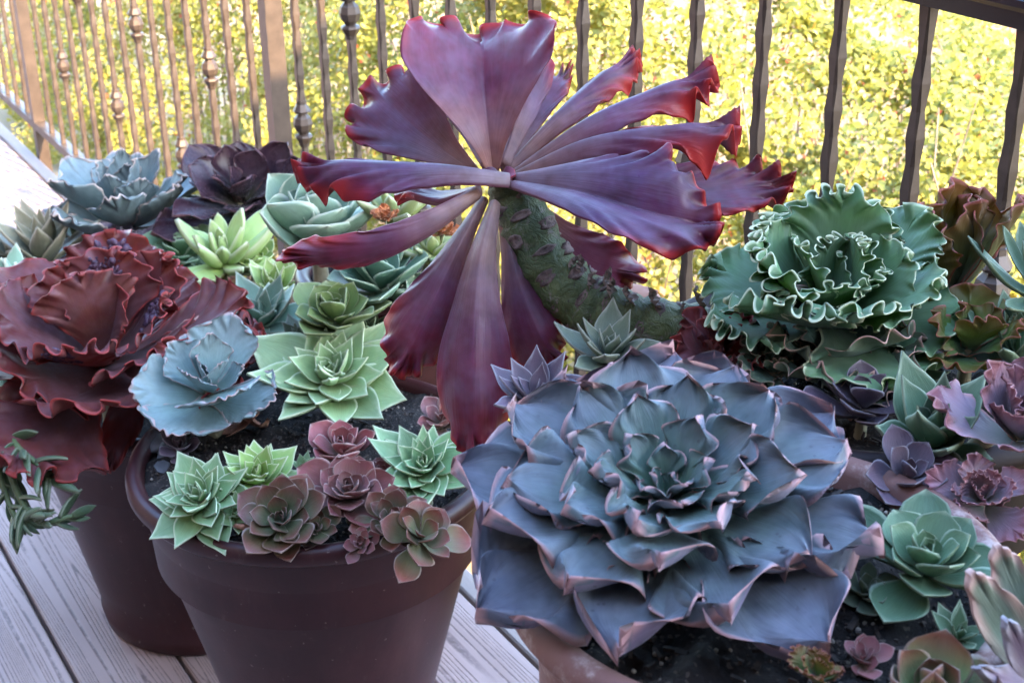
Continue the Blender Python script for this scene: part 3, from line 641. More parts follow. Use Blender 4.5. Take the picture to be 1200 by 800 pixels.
# upright leaves
HL([(578, 200, 1.222), (572, 150, 1.215), (566, 90, 1.225), (566, 28, 1.25)], [7, 20, 46, 76, 88, 86, 70], [(-.05, .15, 1)], cup=.12, keel=.62, amp=10, freq=1.5, start=.74, side=.55, tr=.14, nu=44, seed=3, nv=72).color = (1.15, .95, .95, 1)
HL([(556, 202, 1.235), (512, 170, 1.25), (468, 134, 1.27), (430, 94, 1.29)], [7, 18, 36, 54, 60, 50], [(-.25, .25, 1)], cup=.2, keel=.1, amp=12, freq=1.63, start=.74, side=.6, tr=.14, nu=36, seed=8, nv=72).color = (.85, .8, .85, 1)
HL([(575, 195, 1.25), (560, 140, 1.29), (540, 85, 1.33), (522, 46, 1.36)], [10, 22, 36, 42, 36], [(-.2, .2, 1)], cup=.2, amp=13, freq=2.6, start=.76, tr=.18, seed=5, nv=72)
HL([(590, 195, 1.235), (608, 150, 1.25), (628, 95, 1.27), (640, 32, 1.29)], [6, 10, 15, 19, 16], [(.7, .1, .7)], cup=.3, amp=10, freq=1.63, start=.74, tr=.14, seed=11, nv=72)
HL([(592, 198, 1.25), (620, 150, 1.28), (645, 110, 1.31), (668, 72, 1.34)], [6, 9, 14, 19, 15], [(.2, .7, .7)], cup=.4, amp=11, freq=2.6, start=.76, tr=.18, seed=12, nv=72)
# leaves to the right
HL([(594, 200, 1.24), (650, 140, 1.26), (700, 95, 1.29), (748, 56, 1.31)], [6, 10, 16, 20, 18], [(-.35, .6, .75)], cup=-.8, amp=11, freq=2.6, start=.76, tr=.18, seed=14, nv=72)
HL([(598, 206, 1.225), (690, 142, 1.22), (770, 106, 1.23), (838, 74, 1.24)], [7, 13, 19, 22, 24], [(-.2, .85, .6)], cup=-.95, amp=15, freq=2.6, start=.76, tr=.18, seed=15, nv=72).color = (.85, .9, 1.1, 1)
HL([(600, 208, 1.24), (680, 185, 1.25), (750, 170, 1.27), (808, 156, 1.28)], [8, 14, 22, 24, 18], [(.1, -.3, 1)], cup=.4, amp=9, freq=2.6, start=.76, tr=.18, seed=16, nv=72)
HL([(598, 208, 1.215), (690, 166, 1.20), (790, 150, 1.20), (870, 140, 1.21)], [7, 12, 17, 20, 25], [(0, .85, .6)], cup=-1.0, amp=17, freq=2.6, start=.76, tr=.18, seed=17, nv=72).color = (.85, .9, 1.1, 1)
HL([(600, 214, 1.20), (680, 228, 1.165), (770, 254, 1.145), (846, 262, 1.15)], [11, 34, 60, 76, 60], [(.05, .6, .85), (.1, .65, .85), (.1, .6, .85)], cup=-.55, keel=.95, amp=14, freq=2.6, start=.76, side=.85, tr=.18, nu=44, nv=84, seed=21).color = (.55, .60, .95, 1)
HL([(620, 215, 1.235), (740, 222, 1.26), (840, 226, 1.27), (932, 204, 1.28)], [9, 18, 30, 42, 36], [(0, .55, .85)], cup=.25, keel=.1, amp=14, freq=2.6, start=.76, tr=.18, seed=22, nv=72)
HL([(615, 235, 1.22), (660, 285, 1.235), (705, 312, 1.25), (758, 322, 1.26)], [9, 20, 32, 36, 26], [(.1, -.1, 1)], cup=.2, amp=14, freq=1.73, start=.69, tr=.14, seed=23, nv=72)
# leaves to the left
HL([(596, 207, 1.19), (520, 197, 1.17), (430, 194, 1.16), (342, 190, 1.17)], [10, 15, 25, 30, 26], [(-.1, .92, .45), (-.05, .80, .6), (0, .65, .75)], cup=-.75, amp=13, freq=2.6, start=.76, side=.95, tr=.18, nu=36, seed=24, nv=72).color = (.78, .95, 1.3, 1)
HL([(560, 228, 1.19), (505, 262, 1.16), (430, 292, 1.15), (324, 306, 1.16)], [8, 14, 19, 21, 20], [(.15, -.55, .85), (.1, -.45, .9), (.1, -.35, .95)], cup=-.25, amp=9, freq=2.6, start=.76, tr=.18, seed=25, nv=72)
HL([(560, 222, 1.24), (515, 232, 1.27), (462, 218, 1.30)], [7, 14, 15, 10], [(0, .85, .5)], cup=.2, amp=4, freq=1.22, tr=.14, seed=26, nv=72)
# hanging leaves
HL([(568, 232, 1.20), (535, 295, 1.185), (500, 370, 1.18), (464, 444, 1.185)], [6, 11, 20, 33, 42, 40], [(.15, .1, 1)], cup=-.55, keel=-.25, amp=13, freq=2.6, start=.76, side=.5, tr=.18, seed=27, nv=72)
HL([(580, 236, 1.19), (562, 310, 1.165), (554, 420, 1.15), (556, 544, 1.155)], [7, 16, 28, 42, 46, 36], [(-.05, .12, 1)], cup=-.62, keel=-.30, amp=14, freq=1.73, start=.84, side=.45, tr=.14, seed=28, nu=44, nv=72)
HL([(590, 256, 1.215), (606, 325, 1.205), (630, 388, 1.20), (656, 430, 1.205)], [6, 12, 24, 38, 42], [(.1, .1, 1)], cup=-.55, keel=-.30, amp=10, freq=2.6, start=.76, side=.5, tr=.18, seed=29, nv=72)
# pale young leaf bases at the growing point
for k, (a, b_, l) in enumerate(((562, 207, 40), (604, 203, 30))):
    HL([(588, 214, 1.205), ((a + 588) / 2, (b_ + 206) / 2, 1.195), (a, b_, 1.195)], [7, 11, 10, 4], [(0, .6, .8)], cup=.4, seed=40 + k, nu=12, nv=10, mw=.0001, tipcurl=0)
# stem with leaf scars
def stem_mat():
    m, t, b, out = nodes('green_stem'); v = objco(t)
    c = mixc(t, sstep_node(t, noise(t, v, 22, 6, .7), .32, .68), (.035, .055, .014), (.095, .115, .035))
    c = mixc(t, math_(t, 'MULTIPLY', sstep_node(t, noise(t, v, 48, 5, .75, 1.5), .54, .68), .75), c, (.17, .14, .12))
    c = mixc(t, math_(t, 'MULTIPLY', sstep_node(t, noise(t, v, 90, 4, .7, 2.), .60, .68), .8), c, (.035, .022, .018))
    t.links.new(c, b.inputs['Base Color']); b.inputs['Roughness'].default_value = .6
    bump(t, b, noise(t, v, 60, 4, .7, 1.5), .006, .8); return m
M['greenstem'] = stem_mat(); M['scar'] = simple_mat('leaf_scar', (.045, .025, .022), (.20, .14, .12), 160, .8, .001, .6)
sp_ = catmull([pd(592, 212, 1.215), pd(612, 250, 1.218), pd(640, 312, 1.222), pd(690, 358, 1.222), pd(750, 380, 1.21), sb + np.array([0, 0, .008]), sb + np.array([.012, .012, -.012])], 60)
rad = np.interp(np.linspace(0, 1, 60), [0, .2, .45, .7, .88, 1], [.016, .0225, .026, .0235, .019, .018]) * (1 + .05 * np.sin(np.arange(60) * 1.1) + .045 * np.sin(np.arange(60) * 2.7))
b = MB(); b.tube([p - sb for p in sp_], rad, 20); stem_o = b.build('stem', M['greenstem'], hero, True)
tocam = camvec([0, 0, -1])
M['papery'] = simple_mat('papery_leaf', (.20, .15, .13), (.38, .32, .30), 80, .8)
DRYSTUB = [leaf_mesh('dried_leaf_base', M['papery'], nu=10, nv=12, width=(.28, .24, .18, .10, .0), curl=1.2, th=.05, cup=.6, amp=.12, freq=1.8, start=.2, side=1, seed=k) for k in range(3)]
for k in range(38):
    i = 5 + int(k * 1.36); t = sp_[min(i + 1, 59)] - sp_[i - 1]; t /= np.linalg.norm(t); x = tocam - t * (tocam @ t); x /= np.linalg.norm(x); y = np.cross(t, x)
    a = (k * 2.39996) % 6.283; a = (a - 3.14) * .62; nrm = x * math.cos(a) + y * math.sin(a); sd = np.cross(nrm, t)
    c = sp_[i] + nrm * (rad[i] * .985) - sb; rg_ = []; ks, kt = random.uniform(.55, 1.15), random.uniform(.6, 1.3)
    for s, hgt in ((1.0, -.0015), (.92, .0014), (.7, .0016), (.45, .0004), (.1, .0008)):
        rg_.append([c + (sd * math.cos(6.283 * j / 10) * .0112 * s * ks * (1 + .18 * math.sin(j * 2.3 + k)) + t * math.sin(6.283 * j / 10) * .0050 * s * kt) + nrm * (hgt - .004 * (math.cos(6.283 * j / 10) * s) ** 2) for j in range(10)])
    b = MB(); b.rings(rg_); b.build('leaf_scar', M['scar'], stem_o, True)

q = random.Random(3)
for k in range(11):                                      # papery remains of old leaf bases along the upper side
    i = 22 + k * 3 + q.randrange(2); t = sp_[min(i + 1, 59)] - sp_[i - 1]; t /= np.linalg.norm(t); u_ = np.array([0, 0, 1.]) + tocam * q.uniform(-.2, .7); u_ -= t * (u_ @ t); u_ /= np.linalg.norm(u_)
    yv = -t * q.uniform(.3, 1) + u_ * q.uniform(.2, .7); yv /= np.linalg.norm(yv); xv = np.cross(yv, u_); xv /= np.linalg.norm(xv); zv = np.cross(xv, yv); sc_ = q.uniform(.012, .026)
    lf = link('dried_leaf_base', DRYSTUB[k % 3], stem_o); lf.matrix_local = Matrix.Translation(sp_[i] + u_ * rad[i] * .93 - sb) @ Matrix(((xv[0], yv[0], zv[0]), (xv[1], yv[1], zv[1]), (xv[2], yv[2], zv[2]))).to_4x4() @ Matrix.Diagonal((sc_, sc_, sc_, 1))
# ------------------------------------------------------------------ big slate blue echeveria
SC = ZC - .014
rosette('slate_echeveria', 'huge slate blue echeveria with pink wavy leaf margins in the terracotta pot', 'succulent', (781, 590, ZC + .036), 262, 39, 'wavy', 'bigblue', SC, e_in=80, e_out=0, ep=.46, tilt=16, side=-3, s_in=.12, sp=.76, jit=.7, rise=.03,
        kinds=lambda f: 'wavy' if f < .40 else 'wavyflat', tint=lambda f: (1.0 + .1 * f, 1.4 - .42 * f, 1.08 + .04 * f), az0=.6)

# ------------------------------------------------------------------ pot D plants
SD = ZD - .012
rosette('curly_echeveria', 'green echeveria with tightly curled pale frilly margins behind the slate blue one', 'succulent', (970, 378, ZD + .034), 168, 24, 'frill', 'curly', SD, e_in=76, e_out=4, ep=.8, tilt=14, side=0, s_in=.42, sp=.6, rise=.1, az0=1.1)
rosette('wavy_echeveria', 'dark green echeveria with brown wavy margins low under the curly green one', 'succulent', (975, 436, ZD + .004), 128, 11, 'wavefan', 'curlydark', SD, e_in=40, e_out=10, tilt=8, s_in=.7, az0=.2)
rosette('olive_echeveria', 'tall olive green leaves with red scalloped tips behind the curly echeveria', 'succulent', (1104, 352, ZD + .02), 160, 6, 'ruffle2', 'olivered', SD, e_in=78, e_out=45, tilt=-4, side=6, s_in=.8, rise=.02, az0=.4)
rosette('strap_echeveria', 'blue-green strap-leaved rosette at the railing side of the olive red leaves', 'succulent', (1215, 355, ZD + .045), 135, 18, 'strap', 'seagreen', SD, e_in=70, e_out=5, tilt=8, s_in=.4)
rosette('wavy_echeveria', 'green echeveria with brown wavy margins beside the blue-green strap leaves', 'succulent', (1132, 420, ZD + .02), 104, 9, 'wavefan', 'olivered', SD, e_in=66, e_out=14, tilt=10, s_in=.5, tint=tg((.8, 1.2, 1.1), (.9, 1.35, 1.1)), az0=2.2)
rosette('pointed_rosette', 'grey-green rosette of pointed leaves beside the pink-purple ruffled leaves', 'succulent', (1092, 528, ZD + .004), 116, 14, 'oval', 'seagreen', SD, e_in=80, e_out=18, tilt=22, side=-4, s_in=.3, wsc=1.12, az0=1.9)
rosette('pink_echeveria', 'pink-purple ruffled echeveria beside the grey-green pointed rosette', 'succulent', (1196, 520, ZD + .020), 122, 11, 'ruffle2', 'pinkruf', SD, e_in=75, e_out=15, tilt=15, side=-8, s_in=.4)
rosette('rosette', 'grey-green rosette growing at the base of the thick arching stem', 'succulent', (712, 426, ZD + .010), 78, 16, 'oval', 'greygreen', SD, e_in=78, e_out=10, tilt=10, s_in=.3)
rosette('rosette', 'dusky purple rosette with pale leaf edges beside the hanging plum leaf', 'succulent', (628, 476, ZD + .010), 80, 16, 'oval', 'purple', SD - .03, e_in=70, e_out=10, tilt=16, side=-6, s_in=.32, az0=.3)
rosette('ruffled_rosette', 'small reddish ruffled rosette between the dusky soil and the slate blue leaves', 'succulent', (842, 430, ZD + .006), 78, 12, 'wavefan', 'redleaf', SD, e_in=70, e_out=12, tilt=12, s_in=.4, tint=tg((1.2, 1.2, 1.2), (1.2, 1.15, 1.3)))
# ------------------------------------------------------------------ pot C companions
rosette('rosette', 'neat green rosette with rounded leaves on the gritty soil of the terracotta pot', 'succulent', (1082, 674, ZC + .004), 104, 24, 'spoon', 'seagreen', SC, e_in=80, e_out=2, ep=.75, tilt=12, s_in=.2, tint=tg((1.25, 1.25, 1.15), (.75, .85, .8)))
pr0 = pz(1205, 790, SC); pr = empty('purple_rosette', tuple(pr0)); tag(pr, 'mauve and olive spoon-leaved plant at the edge of the terracotta pot', 'succulent')
dp = depth(pr0)
for pts_, hw_, sd_ in (([(1212, 800, dp), (1180, 742, dp - .03), (1138, 672, dp - .05)], [9, 18, 27, 30, 20], 3), ([(1214, 790, dp + .01), (1198, 715, dp - .01), (1168, 640, dp - .02)], [9, 16, 24, 28, 20], 5), ([(1216, 806, dp - .02), (1200, 770, dp - .05), (1180, 728, dp - .07)], [9, 15, 21, 22, 13], 8), ([(1216, 800, dp), (1235, 730, dp), (1240, 660, dp)], [9, 18, 28, 30, 18], 9), ([(1212, 806, dp - .03), (1180, 800, dp - .07), (1148, 782, dp - .09)], [8, 14, 20, 20, 10], 12)):
    swept_leaf('mauve_leaf', M['curlydark' if sd_ in (3, 5) else 'purple'], pts_, hw_, [(-.25, .45, .9)], pr, amp=2, freq=1.3, start=.6, side=.6, cup=.35, tr=.16, mlo=.3, tipcurl=2, nv=40).color = (1.15, 1.1, 1.25, 1)
rosette('green_rosette', 'green rosette with pinkish tipped broad leaf below the neat green rosette', 'succulent', (1088, 826, ZC + .014), 92, 9, 'roundcup', 'sempgreen', SC, e_in=70, e_out=18, tilt=10, s_in=.5, tint=tg((1.25, 1.6, 1.3), (1.2, 1.5, 1.3)))
rosette('tiny_rosette', 'tiny frilly green and red plantlet below the slate blue leaves', 'succulent', (958, 800, ZC + .004), 46, 10, 'frill', 'olivered', SC, e_in=75, e_out=20, tilt=6, s_in=.5, tint=tg((1.3, 1.6, 1.3), (1.3, 1.4, 1.3)))

# ------------------------------------------------------------------ pot B plants
SB = ZB - .012
rosette('blue_echeveria', 'powder blue echeveria with pink wavy edges above a withered leaf', 'succulent', (248, 466, ZB + .04), 104, 13, 'softwave', 'powder', SB, e_in=80, e_out=4, ep=.7, tilt=16, side=2, s_in=.25, sp=.6, az0=.9, wsc=1.1)
rosette('mint_rosette', 'mint green many-leaved rosette leaning beside the hanging plum leaf', 'succulent', (390, 452, ZB + .045), 96, 46, 'oval', 'mint', SB, e_in=84, e_out=-4, ep=.7, tilt=24, side=2, s_in=.22, sp=.7, az0=.2, wsc=1.1)
rosette('mint_rosette', 'small mint rosette leaning over the pot rim, outer of a pair', 'succulent', (240, 590, ZB + .022), 70, 42, 'oval', 'mint', SB, e_in=82, e_out=-12, ep=.8, tilt=26, side=-14, s_in=.25, wsc=1.15, tint=tg((.95, 1, 1), (.8, .9, .9)))
rosette('mint_rosette', 'small mint rosette beside the withered cream leaf, inner of a pair', 'succulent', (302, 568, ZB + .026), 64, 38, 'oval', 'apple', SB, e_in=82, e_out=-18, ep=.8, tilt=20, side=6, s_in=.25, wsc=1.15, tint=tg((1.05, 1.1, 1), (.95, 1.05, 1)))
rosette('houseleek', 'dark olive houseleek with reddish leaf tips hanging over the pot rim', 'succulent', (332, 614, ZB + .012), 68, 26, 'spoon', 'sempgreen', SB, e_in=86, e_out=2, ep=.55, tilt=34, side=0, s_in=.16, tint=tg((.55, .7, .65), (1.05, 1.05, 1)))
rosette('tiny_rosette', 'tiny mint rosette squeezed behind the rose houseleek', 'succulent', (356, 552, ZB + .012), 25, 14, 'oval', 'mint', SB, tilt=18)
rosette('houseleek', 'rose pink houseleek rising behind its darker neighbour', 'succulent', (402, 536, ZB + .030), 54, 18, 'spoon', 'semppink', SB, e_in=84, e_out=24, tilt=16, s_in=.3, tint=tg((1, 1, 1), (1.15, 1.05, 1.1)))
rosette('houseleek', 'rose and green houseleek with cupped leaves in front of the pot soil', 'succulent', (410, 584, ZB + .018), 66, 28, 'spoon', 'semppink', SB, e_in=86, e_out=0, ep=.7, tilt=24, s_in=.2, tint=tg((.6, .9, .8), (1.05, 1, 1)))
rosette('blue_rosette', 'blue-green tight rosette just under the tip of the hanging plum leaf', 'succulent', (498, 556, ZB + .024), 80, 46, 'oval', 'mint', SB, e_in=86, e_out=-6, ep=.62, tilt=26, side=-2, s_in=.22, sp=1.0, tint=tg((.62, .85, .85), (.82, .93, .95)), wsc=1.05)
rosette('houseleek', 'small dark-hearted houseleek beside the tight blue-green rosette', 'succulent', (460, 616, ZB + .012), 52, 22, 'spoon', 'sempgreen', SB, e_in=86, e_out=2, ep=.6, tilt=30, s_in=.2, tint=tg((.6, .55, .55), (1.15, 1, 1)))
rosette('houseleek', 'pinkish olive houseleek drooping over the rim below the dark-hearted one', 'succulent', (492, 634, ZB + .008), 60, 16, 'spoon', 'sempgreen', SB, e_in=60, e_out=-12, tilt=26, side=10, s_in=.4, tint=tg((1.3, 1.2, 1.2), (1.4, 1.2, 1.2)))
# ------------------------------------------------------------------ pots A, E, F plants
SA, SE_, SF = ZA - .012, ZE - .012, ZF - .012
red = rosette('red_echeveria', 'wine red ruffled echeveria with dark bumpy growths on its leaves', 'succulent', (125, 436, ZA + .09), 190, 22, 'ruffle', 'redleaf', SA, e_in=72, e_out=-8, ep=.8, tilt=10, side=0, s_in=.45, sp=.6, rise=.12, az0=.35, stemr=.08)
q = random.Random(5)
for i, lf in enumerate([c for c in red.children if c.name.startswith('leaf')][1:12]):
    me = lf.data; n_ = len(me.vertices); co = np.empty(n_ * 3, np.float32); me.vertices.foreach_get('co', co); co = co.reshape(-1, 3)
    dt = np.empty(n_ * 4, np.float32); me.attributes['leafdata'].data.foreach_get('color', dt); dt = dt.reshape(-1, 4)
    v0 = q.uniform(.3, .7); ok = np.where((dt[:, 2] < .5) & (dt[:, 0] > .60) & (dt[:, 0] < .90) & (abs(dt[:, 3] - v0) < .17))[0]
    if i % 2: continue
    b = MB()
    for k in range(80):
        c = co[q.choice(list(ok))]; r = q.uniform(.014, .046); e = q.uniform(.35, .9); a_ = q.uniform(0, 3.14)
        b.rings([[(c[0] + r * math.sin(t) * (math.cos(6.283 * j / 8) * math.cos(a_) - e * math.sin(6.283 * j / 8) * math.sin(a_)), c[1] + r * math.sin(t) * (math.cos(6.283 * j / 8) * math.sin(a_) + e * math.sin(6.283 * j / 8) * math.cos(a_)), c[2] + r * math.cos(t) * .75) for j in range(8)] for t in (.2, .8, 1.5, 2.2, 2.9)])
    b.build('caruncle', M['caruncle'], lf, True)
rosette('green_rosette', 'yellow-green fat-leaved rosette behind the red ruffled echeveria', 'succulent', (264, 312, ZA + .06), 80, 20, 'fat', 'pale', SA, e_in=80, e_out=4, tilt=10, s_in=.35, tint=tg((1, 1.12, .95), (.92, 1.1, .85)))
rosette('pale_rosette', 'pale blue-green rosette of pointed leaves above the mint rosette', 'succulent', (310, 384, ZA + .05), 74, 24, 'oval', 'palebig', SA, e_in=80, e_out=0, tilt=14, s_in=.3)
rosette('olive_rosette', 'olive green cup-leaved rosette above the mint rosette', 'succulent', (396, 382, ZF + .005), 66, 22, 'spoon', 'olive', SF, e_in=80, e_out=6, tilt=14, s_in=.3)
rosette('pale_rosette', 'silvery green rosette with long leaves beside the yellow-green fat-leaved one', 'succulent', (322, 346, ZA + .045), 58, 18, 'oval', 'apple', SA, e_in=80, e_out=10, tilt=14, s_in=.3)
rosette('cup_rosette', 'dark teal rosette with rounded cupped leaves and one orange tip', 'succulent', (446, 344, ZF + .012), 78, 14, 'spoon', 'seagreen', SF, e_in=74, e_out=10, tilt=12, s_in=.5, wsc=1.2, tint=tg((.75, .9, 1.0), (.75, .85, .95)))
rosette('cup_rosette', 'large pale cupped blue-green rosette behind the lower left plum leaf', 'succulent', (372, 282, ZF + .05), 96, 20, 'roundcup', 'palebig', SF, e_in=80, e_out=12, tilt=8, s_in=.35, az0=.5)
rosette('fat_rosette', 'pale green fat-leaved rosette between the cupped rosette and the railing', 'succulent', (464, 256, ZF + .08), 62, 16, 'fat', 'pale', SF, e_in=80, e_out=18, tilt=6, s_in=.4)
rosette('sun_painted_rosette', 'small crinkled rosette painted peach orange for a patch of sun beside the plum leaf', 'succulent', (452, 258, ZF + .10), 20, 12, 'wavefan', 'orange', SF, e_in=70, e_out=8, tilt=16, s_in=.4)  # peach tone stands for direct sun falling here
rosette('fat_rosette', 'pale green rosette seen through the gap between the hanging plum leaves', 'succulent', (508, 302, ZF + .045), 58, 16, 'fat', 'pale', SF, e_in=80, e_out=10, tilt=8, s_in=.4)
rosette('sun_painted_rosette', 'crinkled rosette painted peach for a patch of sun beside the hanging plum leaves', 'succulent', (520, 275, ZF + .08), 24, 12, 'wavefan', 'orange', SF, e_in=70, e_out=8, tilt=16, s_in=.4)
rosette('black_rosette', 'glossy black-purple echeveria with lance-shaped leaves near the railing', 'succulent', (287, 248, ZE + .10), 112, 20, 'lancewave', 'black', SE_, e_in=82, e_out=-12, ep=.75, tilt=20, side=2, s_in=.3, wsc=1.25, az0=.4)
rosette('blue_ruffled_echeveria', 'blue-grey ruffled echeveria at the sunny end of the deck', 'succulent', (152, 268, ZE + .06), 126, 19, 'softwave', 'blueruf', SE_, e_in=72, e_out=6, ep=.8, tilt=4, side=0, s_in=.45, wsc=.72, az0=1.2)
rosette('lavender_rosette', 'small lavender rosette beneath the blue-grey ruffled leaves', 'succulent', (136, 302, ZE + .03), 54, 34, 'spoon', 'lav', SE_, e_in=82, e_out=2, tilt=8, s_in=.35)
rosette('lavender_rosette', 'small lavender rosette beside the sea green one', 'succulent', (184, 300, ZE + .03), 46, 30, 'spoon', 'lav', SE_, e_in=82, e_out=2, tilt=8, s_in=.35)
rosette('sea_green_rosette', 'sea green tight rosette behind the red ruffled leaves', 'succulent', (214, 304, ZE + .045), 52, 26, 'spoon', 'seagreen', SE_, e_in=82, e_out=6, tilt=10, s_in=.35, tint=tg((1.2, 1.3, 1.2), (1.1, 1.2, 1.1)))
rosette('agave', 'grey-green agave with stiff pointed leaves beside the striped sunlit deck', 'succulent', (54, 308, ZE + .04), 80, 16, 'lance', 'agave', SE_, e_in=84, e_out=20, tilt=6, s_in=.6, wsc=1.25)
rosette('blue_finger_rosette', 'blue-green rosette of upright finger leaves beside the red echeveria', 'succulent', (12, 362, ZA + .07), 72, 26, 'finger', 'palebig', SA, e_in=84, e_out=10, tilt=8, s_in=.55, wsc=1.5, tint=tg((.85, .95, .95), (.8, .9, .92)))
rosette('green_rosette', 'sage green rosette with pointed leaves between agave and red echeveria', 'succulent', (14, 304, ZE + .01), 54, 14, 'lance', 'agave', SE_, e_in=80, e_out=12, tilt=8, s_in=.5, wsc=1.3)

rosette('rosette', 'mauve-green rosette half hidden behind the tip of the hanging plum leaf', 'succulent', (520, 500, ZB + .012), 46, 16, 'spoon', 'semppink', SB, tilt=14, tint=tg((.7, .8, .7), (.75, .75, .7)))
rosette('rosette', 'small dark rosette below the withered leaf of the powder blue echeveria', 'succulent', (212, 528, ZB + .006), 34, 14, 'spoon', 'purple', SB, tilt=16)
rosette('rosette', 'dark purple flat rosette between the slate blue leaves and the pointed rosette', 'succulent', (1010, 486, ZD + .004), 84, 12, 'spoon', 'purple', SD, e_in=60, e_out=4, tilt=12, s_in=.4, tint=tg((.7, .7, .7), (.6, .6, .65)))
rosette('rosette', 'small green rosette on the soil between curly and pointed plants', 'succulent', (1050, 452, ZD + .006), 58, 14, 'oval', 'seagreen', SD, tilt=14)
rosette('rosette', 'blue-green strap-leaved offset below the larger strap-leaved rosette', 'succulent', (1190, 425, ZD + .02), 92, 14, 'strap', 'seagreen', SD, e_in=72, e_out=12, tilt=10, s_in=.45, wsc=1.4)
rosette('tiny_rosette', 'tiny pale plantlet on the grit beside the neat green rosette', 'succulent', (1010, 778, SC + .004), 40, 14, 'spoon', 'semppink', SC, e_out=4, tilt=12)
for x_, y_, z_, r_, n_, k_, m_, so2, tl_, lb in (
    (905, 442, ZD + .008, 70, 14, 'wavefan', 'curlydark', SD, 14, 'dark wavy-leaved offset between the small reddish rosette and the curly one'),
    (1060, 566, ZD + .004, 66, 12, 'spoon', 'purple', SD, 24, 'dusky flat-leaved rosette hanging over the dark pot rim below the pointed rosette'),
    (1150, 590, ZD + .004, 72, 14, 'ruffle2', 'pinkruf', SD, 24, 'pinkish ruffled offset hanging over the dark pot rim'),
    (1010, 700, SC + .008, 52, 14, 'spoon', 'greygreen', SC, 16, 'grey-green flat offset on the grit between slate blue leaves and neat rosette'),
    (1120, 752, SC + .008, 56, 14, 'oval', 'seagreen', SC, 18, 'green pointed offset beside the mauve spoon-leaved plant'),
    (300, 318, ZA + .05, 44, 16, 'spoon', 'apple', SA, 12, 'small yellow-green rosette wedged beside the fat-leaved one'),
    (352, 404, ZA + .05, 46, 18, 'oval', 'greygreen', SA, 18, 'grey rosette between the pale rosette and the mint rosette'),
    (430, 400, ZB + .05, 50, 16, 'oval', 'seagreen', SB, 12, 'green pointed rosette tucked behind the mint rosette'),
    (272, 380, ZA + .06, 40, 14, 'oval', 'lav', SA, 14, 'lilac-grey rosette beside the red ruffled leaves'),
    (478, 360, ZF + .00, 46, 14, 'roundcup', 'palebig', SF - .01, 14, 'pale rosette half covered by the hanging plum leaf'),
    (452, 560, ZB + .010, 34, 16, 'spoon', 'semppink', SB, 22, 'small rosy offset between the houseleek and the tight blue-green rosette'),
    (372, 622, ZB + .006, 32, 16, 'spoon', 'sempgreen', SB, 36, 'small olive offset at the rim between two houseleeks'),
    (278, 606, ZB + .010, 36, 18, 'oval', 'mint', SB, 34, 'small mint offset hanging at the rim beside the olive houseleek'),
    (424, 640, ZB - .002, 28, 14, 'spoon', 'semppink', SB - .004, 36, 'tiny rosy offset at the rim below the rose and green houseleek'),
    (232, 330, ZE + .03, 40, 16, 'spoon', 'seagreen', SE_, 12, 'sea green offset wedged between fat-leaved and red plants'),
    (92, 286, ZE + .03, 44, 12, 'lance', 'greygreen', SE_, 8, 'dark grey-green spiky offset beside the agave')):
    rosette('offset_rosette', lb, 'succulent', (x_, y_, z_), r_, n_, k_, m_, so2, e_in=80, e_out=2, tilt=tl_, side=random.uniform(-10, 10), s_in=.3, tint=tg((1.1, 1.1, 1), (random.uniform(.7, 1.1),) * 3))
# ------------------------------------------------------------------ trailing sedum at the left edge
_t = pz(-14, 470, ZA); _d = (_t[:2] - np.array(PA)); sd0 = np.array([*(np.array(PA) + _d / np.linalg.norm(_d) * .20), ZA - .012])
sdm = empty('trailing_sedum', tuple(sd0)); tag(sdm, 'trailing green succulent with hanging finger-leaved stems beside the dark pot', 'succulent')
q = random.Random(11)
for pts in ([(-14, 470, 1.95), (5, 520, 1.85), (22, 580, 1.80), (48, 612, 1.78), (85, 604, 1.78)], [(-14, 470, 1.95), (-4, 530, 1.86), (15, 600, 1.80), (30, 610, 1.79)], [(-14, 470, 1.95), (12, 510, 1.84), (45, 545, 1.80), (62, 565, 1.80)]):
    P = catmull([sd0, sd0 + np.array([*(_d / np.linalg.norm(_d) * .05), .04])] + [pd(*p) for p in pts[1:]], 30); b = MB(); b.tube([p - sd0 for p in P], np.linspace(.006, .003, 30), 7); b.build('trailing_stem', M['sedum'], sdm, True)
    for i in range(4, 30, 1):
        t = P[min(i + 1, 29)] - P[i - 1]; t /= np.linalg.norm(t); nv_ = np.array([q.gauss(0, 1), q.gauss(0, 1), q.gauss(0, 1)]); nv_ -= t * (nv_ @ t); nv_ /= np.linalg.norm(nv_)
        yv = nv_ + t * .6; yv /= np.linalg.norm(yv); xv = np.cross(yv, t); xv /= np.linalg.norm(xv); zv = np.cross(xv, yv); s = q.uniform(.028, .046)
        lf = link('leaf', proto('finger', 'sedum', q.randrange(3)), sdm)
        lf.matrix_local = Matrix.Translation(P[i] - sd0) @ Matrix(((xv[0], yv[0], zv[0]), (xv[1], yv[1], zv[1]), (xv[2], yv[2], zv[2]))).to_4x4() @ Matrix.Diagonal((s * 1.3, s, s, 1))
rosette('trailing_rosette', 'blue-green leafy tip of the trailing plant against the deck boards', 'succulent', (8, 548, ZA + .03), 46, 18, 'oval', 'seagreen', ZA - .02, e_in=80, e_out=0, tilt=25, side=10, s_in=.35, base=sdm)

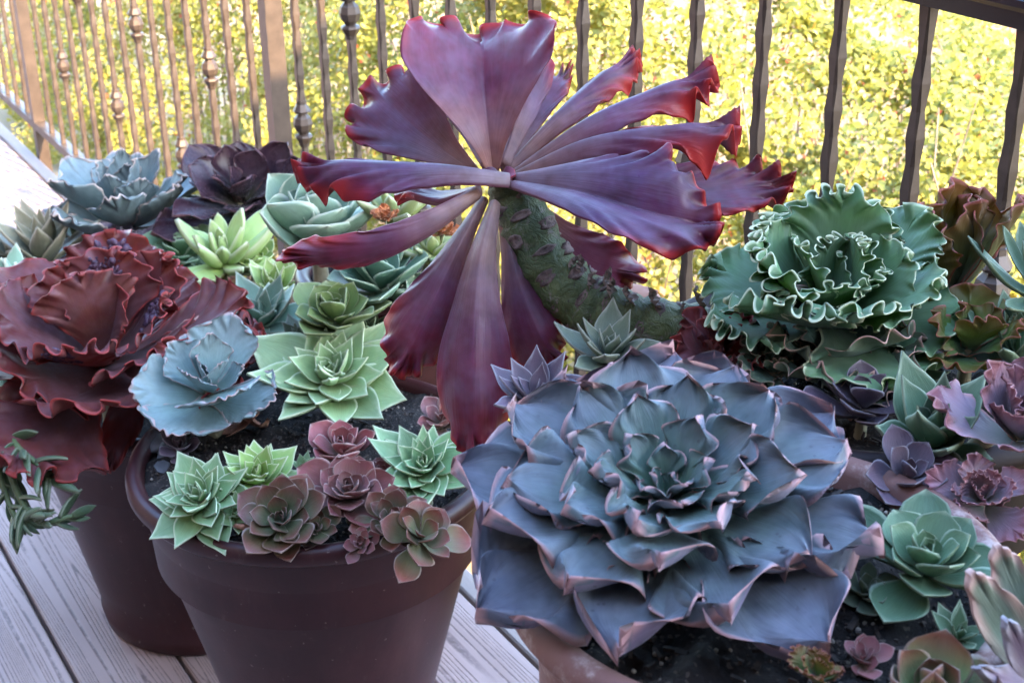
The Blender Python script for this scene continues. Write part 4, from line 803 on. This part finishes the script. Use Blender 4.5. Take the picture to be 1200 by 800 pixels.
# ------------------------------------------------------------------ withered leaves and stones
def dry_leaf(label, p, length, wid, rz, tiltx, seed, mat='dry', amp=.05):
    me = leaf_mesh('dry_leaf', M[mat], nu=16, nv=16, width=(.06, .25 * wid, .36 * wid, .3 * wid, .0), curl=.9, th=.03, cup=.5, amp=amp, freq=1.6, start=.3, side=1, seed=seed)
    o = link('dry_leaf', me); o.location = p; o.rotation_euler = (tiltx, 0, rz); o.scale = (length,) * 3
    tag(o, label, 'dry leaf'); return o
dry_leaf('withered pink-brown leaf lying below the powder blue echeveria', pz(262, 512, ZB - .010), .075, 1.3, R_(20), .15, 1)
dry_leaf('curled brown dead leaf at the stem of the powder blue echeveria', pz(240, 508, ZB - .010), .06, 1.1, R_(100), .2, 2)
dry_leaf('shrivelled brown leaf below the mint green rosette', pz(312, 500, ZB - .012), .05, 1.1, R_(200), .3, 3, amp=.12)
o = swept_leaf('dry_leaf', M['dry'], [(700, 352, 1.32), (735, 344, 1.34), (790, 352, 1.36)], [4, 14, 18, 12, 2], [(.1, .5, .9)], None, nu=16, nv=12, amp=3, freq=1.2, start=.3, side=1, cup=-.3); tag(o, 'orange dry leaf lying behind the thick green stem', 'dry leaf')
for pts_, hw_, nr_ in (([(140, 440, 2.02), (148, 480, 1.99), (135, 520, 1.97), (126, 556, 1.97)], [8, 16, 22, 17, 8], (.3, .1, 1)), ([(110, 450, 2.0), (80, 470, 1.92), (30, 490, 1.88), (-20, 505, 1.88)], [10, 26, 40, 46, 40], (-.1, .3, 1))):
    swept_leaf('red_leaf', M['redleaf'], pts_, hw_, [nr_], red, amp=7, freq=1.8, start=.6, side=.8, cup=.2, tr=.04, mlo=.4)
dry_leaf('cream withered leaf on the rim between mint rosette and houseleek', pz(288, 618, ZB + .004), .03, 1.2, R_(250), .2, 5)
def stone(px, py, z, s, rz, label, seed):
    q = random.Random(seed); b = MB(); m = 7
    rg_ = [[(s * k * (1 + q.uniform(-.18, .18)) * math.cos(6.283 * j / m), s * .7 * k * (1 + q.uniform(-.18, .18)) * math.sin(6.283 * j / m), zz * s) for j in range(m)] for k, zz in ((.8, -.18), (1, 0), (.9, .22), (.6, .27))]
    b.rings(rg_); o = b.build('stone', M['slate']); o.location = pz(px, py, z); o.rotation_euler = (.25, -.15, rz); tag(o, label, 'stone', 'slate chips in the brown pot'); return o
for i, (x_, y_, s, l) in enumerate(((180, 520, .026, 'dark slate chip lying against the pot rim below the red leaf'), (205, 530, .024, 'dark slate chip standing beside the soil near the mint pair'), (190, 548, .014, 'small slate chip between two bigger ones on the soil'))):
    stone(x_, y_, ZB - .012, s, i * 1.3, l, i)
